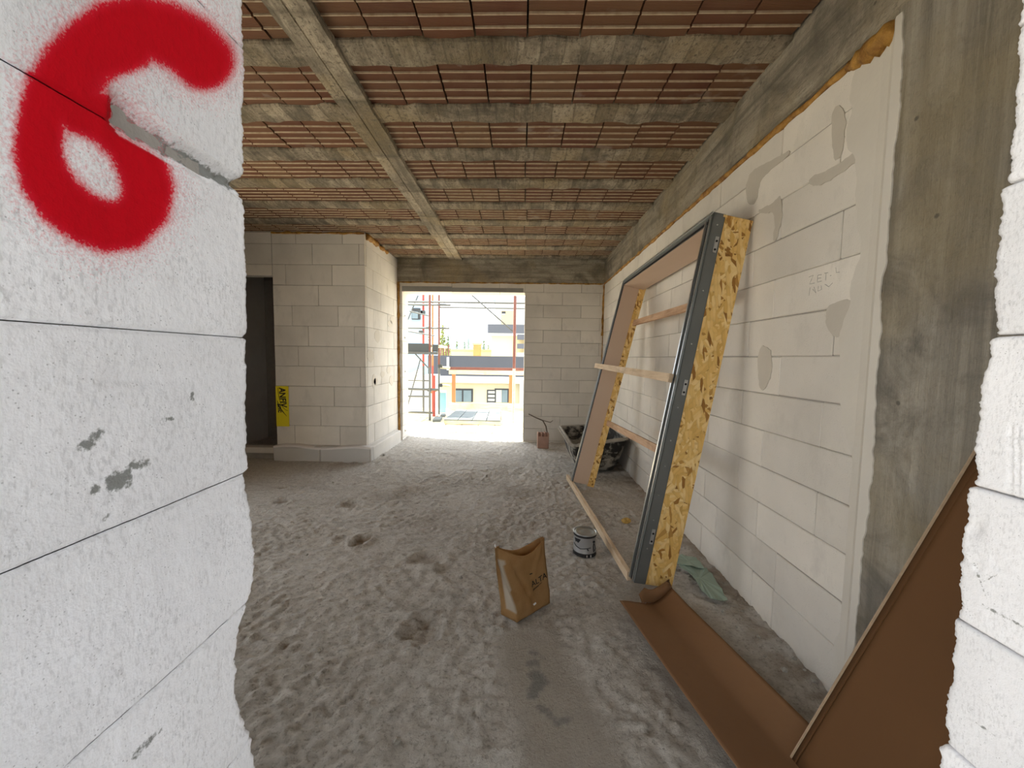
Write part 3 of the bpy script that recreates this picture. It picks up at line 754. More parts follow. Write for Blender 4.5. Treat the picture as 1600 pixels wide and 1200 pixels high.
def near_block(side, z0, z1, detail):
    """one block of the jamb: reveal face, chipped arris, inner face"""
    XF = XJL if side < 0 else XJR; s = -side              # s: direction the reveal faces
    E_ = EDGE_L if side < 0 else EDGE_R
    ez = np.array([at(x, y, 0, XF).z for x, y in E_]); ey = np.array([at(x, y, 0, XF).y for x, y in E_])
    od = np.argsort(ez); ez, ey = ez[od], ey[od]
    st = .0026 if detail else .012
    nz = max(6, int((z1-z0)/st)); z = np.linspace(z0, z1, nz)
    if detail: ye = np.interp(z, ez, ey)
    else: ye = YN-.01+.012*fbm(z*14, 3+side, 0, 3, 91)
    ye = ye+.0035*fbm(z*70, side*3., 0, 3, 17)
    u = np.concatenate([np.linspace(0, .28, 6)[:-1], np.linspace(.28, 1, int(.28/st))])
    rows = []
    # outer return, reveal, rounded arris, inner return  -> (depth inwards from the reveal, y)
    nr = []
    for zz, yy in zip(z, ye):
        r = .006+.004*float(_h(np.int64(int(zz*400)), np.int64(side+2), np.int64(1), 3))
        row = [(-.30, YO+.01), (-.01, YO), (-.004, YO+.001)]
        row += [(0.0, YO+.008+(yy-r-YO-.008)*q) for q in u]
        row += [(-r*(1-math.cos(a_)), yy-r+r*math.sin(a_)) for a_ in (.4, .8, 1.2, 1.57)]
        row += [(-r-.01*i, yy) for i in (1, 3, 6, 12, 24)]
        rows.append(row)
    A = np.array(rows); nu = A.shape[1]
    dep, Y = A[..., 0].copy(), A[..., 1].copy(); Zg = np.repeat(z[:, None], nu, 1)
    X0 = XF+0*Y
    px, py = proj_np(np.stack([X0.ravel(), np.maximum(Y, .2).ravel(), Zg.ravel()], 1)); px = px.reshape(Y.shape); py = py.reshape(Y.shape)
    nz_ = .00045*fbm(Y*230, Zg*200, side, 2, 5)+.0006*fbm(Y*40, Zg*40, side, 3, 15)+.002*fbm(Y*8, Zg*8, side, 2, 25)
    edge = np.minimum(Zg-z0, z1-Zg); ch = .004+.004*vnoise(Y*60, Zg*0, side, 44)
    nz_ -= .0035*(1-sstep(0, np.maximum(ch*.7, .001), edge))
    grime = np.zeros_like(Y); paint = np.zeros_like(Y)
    if side < 0 and detail:
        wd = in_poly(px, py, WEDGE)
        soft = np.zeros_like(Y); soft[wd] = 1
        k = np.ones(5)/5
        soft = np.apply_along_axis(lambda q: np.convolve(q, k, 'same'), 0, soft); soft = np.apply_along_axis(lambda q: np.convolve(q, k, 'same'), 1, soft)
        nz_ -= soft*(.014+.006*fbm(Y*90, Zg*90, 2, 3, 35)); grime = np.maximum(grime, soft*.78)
        # scooped scrape
        q = np.abs(py-(600-22*np.exp(-((px-225)/50)**2)))
        nz_ -= .0035*np.exp(-(np.hypot((px-215)/55, (py-592)/12))**2)
        d = np.minimum(seg_dist(px, py, SIX), seg_dist(px, py, SIX_FILL)+6)
        w_ = np.interp(py, [40, 110, 200, 340], [55, 50, 41, 44])
        paint = 1-sstep(.50, 1.45, d/w_)
        paint = paint*(1-.95*np.clip(soft*1.4, 0, 1)*(px > 186))
        hole = np.exp(-(np.hypot((px-205)/38, (py-132)/17))**2)
        paint *= 1-.75*hole
        over = .40*np.exp(-(d/(w_*1.75))**2); paint = np.maximum(paint, over)
        for cx, cy, rx, ry, ang, gv in [(140, 690, 38, 15, -.6, .70), (185, 750, 34, 22, -.5, .80), (215, 725, 34, 16, -.3, .62), (150, 765, 18, 16, 0, .66), (245, 670, 70, 30, -.2, .38),
                                        (175, 640, 20, 16, 0, .45), (165, 808, 14, 6, -.7, .6), (140, 858, 8, 6, 0, .6), (165, 892, 10, 7, 0, .55), (300, 620, 7, 12, 0, .65), (265, 655, 12, 7, 0, .65),
                                        (225, 1165, 60, 9, -.8, .60), (60, 1070, 40, 4, -.5, .42), (95, 1100, 5, 40, .2, .42), (236, 1030, 4, 45, .1, .40), (262, 45*22, 14, 6, 0, .4), (110, 70, 60, 8, .2, .2), (225, 100, 40, 7, .65, .55)]:
            ca_, sa_ = math.cos(ang), math.sin(ang); dx, dy = px-cx, py-cy
            q = np.hypot((dx*ca_+dy*sa_)/rx, (-dx*sa_+dy*ca_)/ry); grime = np.maximum(grime, min(.95, gv*1.18)*np.exp(-q*q))
        grime = np.maximum(grime, .28+0*grime*0)*1.0
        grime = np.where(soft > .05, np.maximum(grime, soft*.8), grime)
    elif side > 0 and detail:
        for pts in ([(1522, 880), (1542, 935)], [(1528, 912), (1560, 898)], [(1535, 945), (1600, 980)], [(1525, 1130), (1555, 1150)]):
            grime = np.maximum(grime, .62*(1-sstep(1, 4, seg_dist(px, py, pts))))
        nz_ -= .004*np.exp(-(np.hypot((px-1523), (py-825))/14)**2)+.0025*np.exp(-(np.hypot((px-1540)/40, (py-885)/14))**2)*vnoise(Y*120, Zg*120, 0, 6)
        gro = (np.sin(px*.55) > .2) & (px > 1572) & (py > 665) & (py < 775); nz_ -= .0018*gro
        grime = np.maximum(grime, .26)
    onface = sstep(-.30, -.0, dep)
    X = XF+side*(-dep)+s*nz_*(dep > -.1)
    V = np.stack([X, Y+np.where(dep < -.004, nz_*.5, 0), Zg], -1).reshape(-1, 3)
    F = grid_faces(nz, nu)
    if side > 0: F = [tuple(reversed(f)) for f in F]
    # close top and bottom
    F.append(tuple(range(nu))); F.append(tuple((nz-1)*nu+i for i in range(nu-1, -1, -1)))
    part('block', V.tolist(), F, 'aac_near', wall_front, smooth=True, attrs={'grime': grime, 'paint': paint})
JZL = [-.02, .21, .415, .615, .82, 1.021, 1.209, 1.3975, 1.588, 1.787, 1.985, 2.185, 2.37]
JZR = [-.02, .215, .415, .615, .815, 1.007, 1.205, 1.414, 1.613, 1.813, 2.01, 2.21, 2.37]
for z0, z1 in zip(JZL[:-1], JZL[1:]): near_block(-1, z0+.0005, z1-.0005, .6 < z0 < 1.9)
for z0, z1 in zip(JZR[:-1], JZR[1:]): near_block(1, z0+.0015, z1-.0015, .6 < z0 < 1.9)

# ================================================================== THINGS IN THE ROOM
# ------------------------------------------------------------------ window sub-frame leaning on the right wall
FX, FY, FYAW, FL0, FL1, FW, FH, FD = .6958, 2.2106, -.0707, .173, .2294, 1.8522, 2.1988, .2344
_e = Vector((math.sin(FYAW), math.cos(FYAW), 0)); _n0 = Vector((_e.y, -_e.x, 0)); _Z = Vector((0, 0, 1))
def fpt(a, h, d):
    """frame space (a along the width 0..FW, h up 0..FH, d front to back 0..FD), slightly twisted like the real one"""
    def side(l, base):
        up = _n0*math.sin(l)+_Z*math.cos(l); nn = _n0*math.cos(l)-_Z*math.sin(l)
        return base+up*h+nn*d+_Z*(FD*math.sin(l)+.006)
    o = Vector((FX, FY, 0)); t = a/FW
    return side(FL0, o).lerp(side(FL1, o+_e*FW), t)
frame = empty('window_subframe', (FX+.1, FY+.9, 0), 'large anthracite window sub-frame with strand board sides leaning on the block wall', 'window frame')
def fbox(mb_v, mb_f, a0, a1, h0, h1, d0, d1, nh=1, luv=None):
    b0 = len(mb_v); 
    for k in range(nh+1):
        h = h0+(h1-h0)*k/nh
        for a, d in ((a0, d0), (a1, d0), (a1, d1), (a0, d1)):
            mb_v.append(fpt(a, h, d)); luv.append((h, d+a, 0))
    for k in range(nh):
        q = b0+4*k
        for i in range(4): mb_f.append((q+i, q+(i+1) % 4, q+4+(i+1) % 4, q+4+i))
    mb_f.append((b0+3, b0+2, b0+1, b0)); q = b0+4*nh; mb_f.append((q, q+1, q+2, q+3))
def fpart(name, boxes, mat, nh=1, parent=None):
    v, f, l = [], [], []
    for bx in boxes: fbox(v, f, *bx, nh=nh, luv=l)
    o = part(name, v, f, mat, parent or frame, vattrs={'luv': l})
    bm = bmesh.new(); bm.from_mesh(o.data); bmesh.ops.recalc_face_normals(bm, faces=bm.faces); bm.to_mesh(o.data); bm.free()
    return o
W_, H_, D_ = FW, FH, FD; MW = .066; MD = .070
# near jamb
nj = fpart('jamb_profile', [(0, .004, 0, H_, 0, MD), (0, MW, 0, H_, 0, .006), (MW-.003, MW, 0, H_, 0, .022), (0, .004, 0, H_, MD-.004, MD), (.030, .033, 0, H_, .006, .04)], 'frame_metal', 6)
fpart('cover_lip', [(MW-.012, MW+.002, 0, H_-.04, -.010, .0)], 'frame_metal_bright', 6, nj)
fpart('glazing_rail', [(.012, .017, 0, H_-.02, -.008, 0)], 'frame_metal_bright', 6, nj)
fpart('glazing_rail', [(.022, .026, 0, H_-.02, -.006, 0)], 'steel_zinc', 6, nj)
fpart('gasket', [(.034, .046, 0, H_-.03, -.003, 0.001)], 'frame_gasket', 6, nj)
fpart('strand_board', [(.003, .018, .0, H_-.012, MD-.012, D_)], 'osb', 10)
fpart('lining_panel', [(MW-.012, MW, .01, H_-.07, .022, D_-.055)], 'lining', 4)
# far jamb
fj = fpart('jamb_profile', [(W_-.004, W_, 0, H_, 0, MD), (W_-MW*.75, W_, 0, H_, 0, .006), (W_-.030, W_-.027, 0, H_, .006, .03)], 'frame_metal', 6)
fpart('cover_lip', [(W_-.006, W_+.002, 0, H_, -.008, 0)], 'frame_metal_bright', 6, fj)
fpart('gasket', [(W_-MW*.75, W_-MW*.75+.012, 0, H_-.04, -.003, .006)], 'frame_gasket', 6, fj)
fpart('strand_board', [(W_-.06, W_-.015, .0, H_-.02, D_-.066, D_)], 'osb', 10)
fpart('lining_panel', [(W_-MW*.75, W_-MW*.75+.012, .01, H_-.055, .006, D_-.064)], 'lining', 4)
# head
hd = fpart('head_profile', [(0, W_, H_-.004, H_, 0, MD), (0, W_, H_-.055, H_, 0, .006), (.05, W_-.05, H_-.03, H_-.027, .006, .04)], 'frame_metal')
fpart('cover_lip', [(0, W_, H_-.004, H_+.003, -.010, 0)], 'frame_metal_bright', 1, hd)
fpart('gasket', [(.05, W_-.05, H_-.055, H_-.040, -.003, .0)], 'frame_gasket', 1, hd)
fpart('lining_panel', [(MW, W_-.05, H_-.057, H_-.045, .006, D_-.02)], 'lining')
fpart('strand_board', [(0, W_, H_-.016, H_-.002, MD-.012, D_)], 'osb')
# pine spacers: one nailed across the front, one along the foot, two at the back
def batten(pts, wd, hg, mat, upv):
    bb = MB(); bb.bar(pts[0], pts[1], wd, hg, upv); return bb.build('spacer_batten', mat, frame)
upn = _n0*math.sin(.2)+_Z*math.cos(.2)
batten((fpt(.045, .563*H_, -.022), fpt(W_*1.095, .579*H_, -.022)), .024, .052, 'pine_pale', upn)
batten((Vector((.690, 2.29, .040)), Vector((.548, 4.26, .040))), .028, .055, 'pine_pale', _Z)
batten((fpt(.01, .805*H_, D_-.03), fpt(W_-.02, .814*H_, D_-.03)), .024, .055, 'pine', upn)
batten((fpt(.01, .338*H_, D_-.03), fpt(W_-.02, .322*H_, D_-.03)), .024, .055, 'pine', upn)
# hinge plates and screws on the near side web
for h in (.92, .545, .135):
    bb = MB(); A = [fpt(-.002, h*H_+dh, dd) for dh in (-.045, .045) for dd in (.038, .058)]
    v = A+[p_-_e*.004 for p_ in A]; bb.add(v, [(0, 1, 3, 2), (4, 6, 7, 5), (0, 4, 5, 1), (2, 3, 7, 6), (0, 2, 6, 4), (1, 5, 7, 3)])
    hp = bb.build('hinge_plate', 'steel_zinc', frame)
    for dh in (-.028, .02):
        bb = MB(); c_ = fpt(-.006, h*H_+dh, .048); bb.tube([c_, c_-_e*.002], .0065, 8); bb.build('plate_hole', 'frame_gasket', hp)
for h in (.97, .80, .66, .49, .40, .33, .25, .18, .10):
    bb = MB(); c_ = fpt(0, h*H_, .034); bb.tube([c_+_e*.002, c_-_e*.003], [.0055, .004], 8); bb.build('screw', 'frame_metal_bright', frame)

# ------------------------------------------------------------------ open paper cement bag
def bag():
    A, B, C = Vector((-.085, 1.945, 0)), Vector((.0, 1.885, 0)), Vector((.182, 2.05, 0)); Dd = A+(C-B)
    nf = (C-B).normalized(); fn = Vector((nf.y, -nf.x, 0))          # front normal (towards camera)
    root = empty('cement_bag', ((A+C)/2), 'open brown paper cement bag standing on the rough floor', 'bag')
    ML, MR = (A+B)/2-nf*.055+Vector((-.030, 0, 0)), (C+Dd)/2+nf*.004
    nF, nS, nT = 22, 8, 30
    HT = .40
    def pt(side, s, t):
        base = {'f': B.lerp(C, s), 'r': C.lerp(Dd, s), 'b': Dd.lerp(A, s), 'l': A.lerp(B, s)}[side]
        w_ = sstep(0.05, 1.0, t); w_ = float(w_)**.8
        if side in 'fb':
            q = s if side == 'f' else 1-s; sg = 1 if side == 'f' else -1
            gap = .030*math.sin(math.pi*q)*(1.0 if side == 'f' else .9)+.006
            top = ML.lerp(MR, q)+fn*(sg*gap)
        else:
            m_ = MR if side == 'r' else ML; q = (1-s) if side == 'r' else s      # q=1 front
            top = m_+fn*((q-.5)*.012); 
        p_ = base.lerp(top, w_)
        # gusset fold sinks in at the sides
        if side in 'rl':
            g = math.sin(math.pi*s)*.030*t*(1 if t < .9 else .8); p_ = p_+nf*(-g if side == 'r' else g)
        qq = s if side == 'f' else (1-s if side == 'b' else (1.0 if side == 'r' else 0.0))
        sag = .058*math.sin(math.pi*min(1, max(0, qq)))**1.3*(1.05 if side == 'f' else .95)
        z = t*(HT-.036*qq-sag*t)
        if side == 'f':      # creases of the sagging front
            cr = math.exp(-((qq-.22-.30*(1-t))/.045)**2)*.016*min(1, t*4)*(1-t*.5)
            c2 = math.exp(-((qq-.40-.62*(t-.18))/.055)**2)*.011*(t > .12)*(1-.4*t)*(1-.8*float(sstep(.46, .56, qq))*(t < .52))
            p_ = p_+fn*(-cr+c2-.010*math.exp(-((qq-.5)/.22)**2-((t-.62)/.25)**2))
        n_ = float(fbm(p_.x*30, p_.y*30, z*30, 2, 4))*.0035; p_ = p_+fn*n_
        return Vector((p_.x, p_.y, z+.012))
    loop = [('f', i/nF) for i in range(nF)]+[('r', i/nS) for i in range(nS)]+[('b', i/nF) for i in range(nF)]+[('l', i/nS) for i in range(nS)]
    V = []; lab = []
    for k in range(nT+1):
        t = k/nT
        for sd, s in loop:
            V.append(pt(sd, s, t)); lab.append(1.0 if (sd == 'l' and s > .25 and .10 < t < .86) or (sd == 'f' and s < -.01+.13*t and .10 < t < .84) else 0.0)
    nl = len(loop); Fc = grid_faces(nT+1, nl, True); Fc.append(tuple(range(nl-1, -1, -1)))
    o = part('bag_body', V, Fc, 'bag_paper', root, smooth=True, attrs={'label': lab})
    sm = o.modifiers.new('s', 'SOLIDIFY'); sm.thickness = .0018; sm.offset = 0
    # print on the front
    def put(body, size, s0, t0, name):
        v, f = text_mesh(body, size); L = (C-B).length; out = []
        for q in v:
            s = s0+q.x/L; t = t0+q.y/.36+q.x*.10
            s = min(.985, max(.02, s)); p_ = pt('f', s, t); out.append(p_+fn*.004)
        part(name, out, f, 'ink', root)
    put('ALTA 2', .044, .52, .40, 'printed_name'); 
    bb = MB()
    for s0, s1, t0 in ((.54, .80, .352), (.53, .70, .332)):
        P = [pt('f', s0+(s1-s0)*i/6, t0+.03*i/6)+fn*.004 for i in range(7)]; bb.tube(P, .0012, 4)
    bb.build('printed_line', 'ink', root)
    bb = MB(); P = [pt('f', .56+.05*i/3, .60+.008*i/3)+fn*.004 for i in range(4)]; bb.tube(P, .0026, 5); bb.build('printed_mark', 'ink', root)
    bb = MB(); P = [pt('f', .50+.06*i/3, .11+.02*i/3)+fn*.004 for i in range(4)]; bb.tube(P, .005, 5); bb.build('white_spot', 'label_white', root)
    bb = MB(); P = [pt('l', .15, 1.0)+Vector((-.006, 0, -.006)), pt('l', .15, 1.0)+Vector((-.010, 0, .012))]; bb.tube(P, .005, 6); bb.build('torn_tab', 'label_white', root)
bag()

# ------------------------------------------------------------------ paint tin
def lathe(prof, n, c):
    v = []; 
    for r, z in prof: v += [(c[0]+r*math.cos(2*math.pi*i/n), c[1]+r*math.sin(2*math.pi*i/n), c[2]+z) for i in range(n)]
    return v, grid_faces(len(prof), n, True)
def tin():
    c = (.472, 2.635, .004); R = .080; Hh = .158
    root = empty('paint_tin', c, 'dented grey and black paint tin beside the leaning window frame', 'tin')
    v, f = lathe([(.02, 0), (R-.004, 0), (R, .004), (R, .03), (R-.0012, .032), (R-.0012, .135), (R, .137), (R, Hh-.012), (R-.003, Hh-.010)], 40, c)
    part('tin_body', v, f, 'can_body', root, smooth=True)
    v, f = lathe([(R+.0006, .003), (R+.0012, .004), (R+.0012, .027), (R+.0006, .029)], 40, c); part('base_band', v, f, 'can_black', root, smooth=True)
    v, f = lathe([(R+.0006, Hh-.020), (R+.0012, Hh-.019), (R+.0012, Hh-.008), (R+.0004, Hh-.006)], 40, c); part('neck_band', v, f, 'can_black', root, smooth=True)
    v, f = lathe([(R-.002, Hh-.008), (R+.003, Hh-.004), (R+.002, Hh+.002), (R-.004, Hh+.003), (R-.008, Hh-.002)], 40, c); part('rim', v, f, 'can_lid', root, smooth=True)
    v, f = lathe([(R-.008, Hh-.003), (R-.014, Hh+.001), (R-.022, Hh-.004), (.03, Hh-.003), (.001, Hh-.002)], 40, c); part('lid', v, f, 'can_lid', root, smooth=True)
    def sp(a_, z, o=.0016): return Vector((c[0]+(R+o)*math.cos(a_), c[1]+(R+o)*math.sin(a_), c[2]+z))
    def line(pts, r): 
        bb = MB(); P = []
        for (a0, z0), (a1, z1) in zip(pts[:-1], pts[1:]): P += [sp(a0+(a1-a0)*i/5, z0+(z1-z0)*i/5) for i in range(5)]
        P.append(sp(*pts[-1])); bb.tube(P, r, 6); return bb.build('label_drawing', 'can_black', root)
    a = lambda deg: math.radians(deg)-math.pi/2
    line([(a(-75), .085), (a(-55), .070), (a(-30), .062), (a(-5), .068), (a(20), .074)], .0022)
    line([(a(3), .066), (a(8), .055)], .004)
    line([(a(38), .118), (a(40), .105), (a(36), .08), (a(38), .05), (a(42), .036)], .0032)
    line([(a(42), .095), (a(50), .075), (a(54), .055), (a(46), .042)], .0022)
    line([(a(34), .112), (a(44), .110)], .006)
    v = [sp(a(-70), .125), sp(a(-50), .128), sp(a(-30), .128), sp(a(-36), .112), sp(a(-44), .098), sp(a(-54), .106), sp(a(-60), .098)]
    part('label_patch', v+[q+Vector((0, 0, 0))*1 for q in []], [tuple(range(7))], 'can_black', root)
    v = [sp(a(x_), z_, .002) for x_, z_ in ((0, .006), (24, .006), (24, .022), (0, .022))]; part('white_label', v, [(0, 1, 2, 3)], 'label_white', root)
tin()

# ------------------------------------------------------------------ mortar trough behind the frame
def trough():
    root = empty('mortar_trough', (.95, 4.87, 0), 'black plastic mortar trough crusted with dried mortar by the block wall', 'mortar trough')
    rim = [Vector((.60, 4.30, .385)), Vector((1.245, 4.36, .470)), Vector((1.240, 5.44, .455)), Vector((.575, 5.44, .400))]
    bot = [Vector((.78, 4.66, .012)), Vector((1.14, 4.68, .012)), Vector((1.14, 5.16, .012)), Vector((.78, 5.16, .012))]
    def loop(cs, rr, n=7):
        P = []
        for i in range(4):
            p_, a_, b_ = cs[i], cs[i-1], cs[(i+1) % 4]; da = (a_-p_).normalized()*rr; db = (b_-p_).normalized()*rr
            for k in range(n): t = k/(n-1); P.append((p_+da)*(1-t)**2+p_*2*t*(1-t)+(p_+db)*t*t)
        return P
    def lerp_c(t): return [q.lerp(r_, t) for q, r_ in zip(bot, rim)]
    rows = []
    ctr = sum(bot, Vector())/4
    rows.append([ctr for _ in range(28)])
    for zt, bulge, rr in ((0.0, 0, .12), (.04, .30, .14), (.15, .48, .16), (.35, .66, .16), (.62, .82, .12), (.88, .94, .07), (1.0, .97, .05)):
        cs = []
        for q, r_ in zip(bot, rim): p_ = q.lerp(r_, bulge if zt > 0 else 0); p_.z = q.z+(r_.z-q.z)*zt; cs.append(p_)
        rows.append(loop(cs, rr))
    V = [p_ for r in rows for p_ in r]; nv = 28
    F = [tuple(reversed(q)) for q in grid_faces(len(rows), nv, True)]
    o = part('trough_shell', V, F, 'tub_crust', root, smooth=True); sm = o.modifiers.new('s', 'SOLIDIFY'); sm.thickness = .010; sm.offset = 1
    # rolled rim with lumps of mortar
    out = loop(rim, .05); C = sum(rim, Vector())/4
    bb = MB(); P = out+[out[0]]
    bb.tube(P, [.017+.006*math.sin(i*2.1) for i in range(len(P))], 8); bb.build('rim', 'tub_rim', root, smooth=True)
    for (i, j) in ((0, 1), (1, 2), (2, 3), (3, 0)):
        bb = MB(); p_, q_ = rim[i], rim[j]; inn = (C-(p_+q_)/2); inn.z = 0; inn.normalize()
        a_ = p_.lerp(q_, .05); b_ = p_.lerp(q_, .95); bb.bar(a_+inn*-.012, b_+inn*-.012, .055, .012, (0, 0, 1)); bb.build('rim_flange', 'tub_rim', root)
    # dried mortar left inside
    n = 14; v = []
    for i in range(n):
        for j in range(n):
            u_, w_ = i/(n-1), j/(n-1); p_ = bot[0].lerp(bot[1], u_).lerp(bot[3].lerp(bot[2], u_), w_); v.append(p_+Vector((0, 0, .05+.03*float(fbm(u_*4, w_*4, 0, 3, 3)))))
    part('dried_mortar', v, grid_faces(n, n), 'tub_rim', root, smooth=True)
trough()

# ------------------------------------------------------------------ hollow brick with a stick behind it
def brick():
    root = empty('hollow_brick', (.352, 5.80, 0), 'small hollow clay brick standing at the foot of the back wall', 'brick')
    x0, x1, y0, y1, h = .268, .442, 5.74, 5.86, .245
    v, f = [], []
    bb = MB(); bb.box((x0, y0, .004), (x1, y1, h-.05), 0, .008); bb.build('brick_body', 'clay_brick', root)
    for i in range(4):
        xa = x0+(x1-x0-.022)*i/3; bb = MB(); bb.box((xa, y0+.002, h-.06), (xa+.022, y1-.002, h+(.0, -.006, .004, -.012)[i]), 0, .003); bb.build('web', 'clay_brick', root)
    bb = MB(); bb.box((x0+.01, y1-.02, h-.06), (x1-.01, y1-.002, h-.01)); bb.build('back_shell', 'clay_brick', root)
brick()
b = MB(); b.tube([at(826, 647, 1, YB-.03), at(838, 653, 1, YB-.05), at(848, 657, 1, YB-.08), at(853, 666, 1, 6.02), at(855, 676, 1, 5.95), (.43, 5.93, .012)], [.008, .008, .010, .010, .009, .009], 7)
st = b.build('bent_stick', 'stick', None, True); tag(st, 'dark bent stick leaning on the back wall behind the hollow brick', 'stick')
b = MB(); b.tube([at(848, 657, 1, YB-.085), at(860, 660, 1, YB-.06), at(864, 657, 1, YB-.05)], [.006, .006, .004], 6); b.build('side_twig', 'stick', st, True)

# ------------------------------------------------------------------ cardboard on the floor, cardboard leaning at the right
def floor_card():
    root = empty('cardboard_sheet', (.85, 1.5, 0), 'long curled sheet of brown cardboard lying on the floor', 'cardboard')
    # spine runs along the sheet, cross-section is a shallow trough
    nL, nC = 60, 26; V = []
    for i in range(nL):
        t = i/(nL-1)
        left = Vector((.553, 2.00, 0)).lerp(Vector((.86, .60, 0)), t); right = Vector((.885, 2.125, 0)).lerp(Vector((1.215, .72, 0)), t)
        left.x += .018*math.sin(t*math.pi)*-1
        for j in range(nC):
            s = j/(nC-1); p_ = left.lerp(right, s)
            zl = .058*max(0, (1-s/.60))**1.15*(1-.3*t)+.0
            zr = .045*max(0, (s-.62)/.38)**1.5*(1-.25*t)
            if t < .10: zl += .010*(1-t/.10)*math.sin(s*7)
            p_.z = .022+zl+zr
            if s < .5 and t < .05: p_.y -= (.05-t)*(.5-abs(s-.25))*1.6*.7
            V.append(p_)
    o = part('cardboard_trough', V, [tuple(reversed(q)) for q in grid_faces(nL, nC)], 'cardboard', root, smooth=True); m_ = o.modifiers.new('s', 'SOLIDIFY'); m_.thickness = .004
    # end flap folded up
    v = []; n = 9
    for i in range(n):
        s = .40+.60*i/(n-1); j = int(s*(nC-1)); p_ = V[j]
        k = i/(n-1)
        v += [p_+Vector((0, .002, 0)), p_+Vector((-.012, .016, .035+.02*math.sin(k*3))), p_+Vector((-.014+.01*k, .020, (.085-.05*k)*(.35+.65*min(1, k*4))))]
    o = part('end_flap', v, grid_faces(n, 3), 'cardboard', root, smooth=True); m_ = o.modifiers.new('s', 'SOLIDIFY'); m_.thickness = .004
floor_card()
def lean_card():
    root = empty('leaning_cardboard', (1.0, 1.0, 0), 'tall folded cardboard panel leaning against the concrete column', 'cardboard')
    P0, P1 = Vector((.942, 1.231, .030)), Vector((1.248, 1.0575, 1.14))          # visible long edge
    Wd = Vector((.0, -.46, -.0)); 
    def sheet(name, a0, a1, off, mat='cardboard_dark'):
        n, k = 16, 8; v = []
        for i in range(n):
            t = i/(n-1); e = P0.lerp(P1, t)
            for j in range(k):
                s = a0+(a1-a0)*j/(k-1); p_ = e+Wd*s; p_ = p_+Vector((.012, .004, 0))*math.sin(s*math.pi)+off(t, s); v.append(p_)
        o = part(name, v, grid_faces(n, k), mat, root, smooth=True); m_ = o.modifiers.new('s', 'SOLIDIFY'); m_.thickness = .005
    sheet('front_panel', 0, .62, lambda t, s: Vector((0, 0, 0)))
    sheet('fold_strip', .62, .74, lambda t, s: Vector((.14*(s-.62), 0, 0)))
    sheet('back_panel', .74, 1.05, lambda t, s: Vector((.017-.02*(s-.74), 0, 0)))
    bb = MB(); bb.bar(P0+Vector((-.002, .002, .003)), P1+Vector((-.002, .002, 0)), .006, .005); bb.build('corrugated_edge', 'cardboard_edge', root)
    bb = MB(); q0, q1 = P0+Wd*.035+Vector((-.001, 0, .004)), P1+Wd*.035+Vector((-.001, 0, -.01)); bb.bar(q0, q1, .004, .003); bb.build('crease', 'cardboard_dark', root)
lean_card()

# ------------------------------------------------------------------ scraps on the floor
def sheet_scrap(name, pts, label, cat, group, mat, z=.03, th=.003, lift=0.0, seed=0):
    P = [at(x, y, 2, z) for x, y in pts]; Q = []
    for a_, c_ in zip(P, P[1:]+P[:1]):
        for i in range(4): Q.append(a_.lerp(c_, i/4))
    c = sum(Q, Vector())/len(Q); v = [c]+[q+Vector((0, 0, lift*((k % 8) == 0)+.004*math.sin(k*1.7+seed))) for k, q in enumerate(Q)]
    n = len(Q); f = [(0, 1+i, 1+(i+1) % n) for i in range(n)]
    me = mesh(name, v, f, mat); bm = bmesh.new(); bm.from_mesh(me); bmesh.ops.recalc_face_normals(bm, faces=bm.faces); bmesh.ops.subdivide_edges(bm, edges=bm.edges[:], cuts=1, use_grid_fill=True)
    bm.to_mesh(me); bm.free()
    o = link(name, me); m_ = o.modifiers.new('s', 'SOLIDIFY'); m_.thickness = th
    return tag(o, label, cat, group)
sheet_scrap('membrane_offcut', [(1060, 878), (1066, 880), (1104, 889), (1112, 896), (1128, 922), (1137, 938), (1115, 937), (1098, 924), (1086, 905), (1076, 893), (1062, 886)], 'larger green membrane offcut on the floor at the foot of the block wall', 'membrane', None, 'green_membrane', .034, .003, .006)
sheet_scrap('membrane_offcut', [(1058, 868), (1066, 866), (1088, 872), (1096, 880), (1100, 888), (1066, 881), (1058, 880)], 'smaller green membrane offcut tucked behind the strand board jamb', 'membrane', None, 'green_membrane', .048, .003, .004, 2)
def lump(name, c, r, mat, label, cat, group=None, seed=0, sq=.6, n=2):
    bm = bmesh.new(); bmesh.ops.create_icosphere(bm, subdivisions=n, radius=1)
    for v in bm.verts:
        k = 1+.45*float(fbm(v.co.x*1.8+seed*5.1, v.co.y*1.8, v.co.z*1.8, 2, seed)); v.co *= k; v.co.z *= sq
    zmin = min(v.co.z for v in bm.verts)
    for v in bm.verts: v.co = v.co*r
    me = bpy.data.meshes.new(name); bm.to_mesh(me); bm.free(); me.materials.append(MATS[mat])
    o = link(name, me, None, (c[0], c[1], c[2]-zmin*r*.85)); o.rotation_euler = (0, 0, seed)
    return tag(o, label, cat, group)
p_ = at(978, 815, 2, .01); lump('foam_scrap', (p_.x, p_.y, .0), .038, 'foam_yellow', 'crumbled yellow foam scrap on the floor inside the leaning frame', 'foam scrap', None, 3, .5, 3)
rr = random.Random(12)
peb = [(960, 806), (940, 838), (640, 905), (690, 800), (455, 835), (480, 868), (520, 755), (760, 745), (720, 905), (1010, 840), (1105, 905), (1130, 960), (1150, 985), (1185, 1000), (1212, 1020), (1240, 1035), (1258, 1052), (1225, 1052), (1195, 1030), (1275, 1070), (1160, 960), (498, 1018), (620, 1160), (590, 690), (612, 702), (600, 712)]
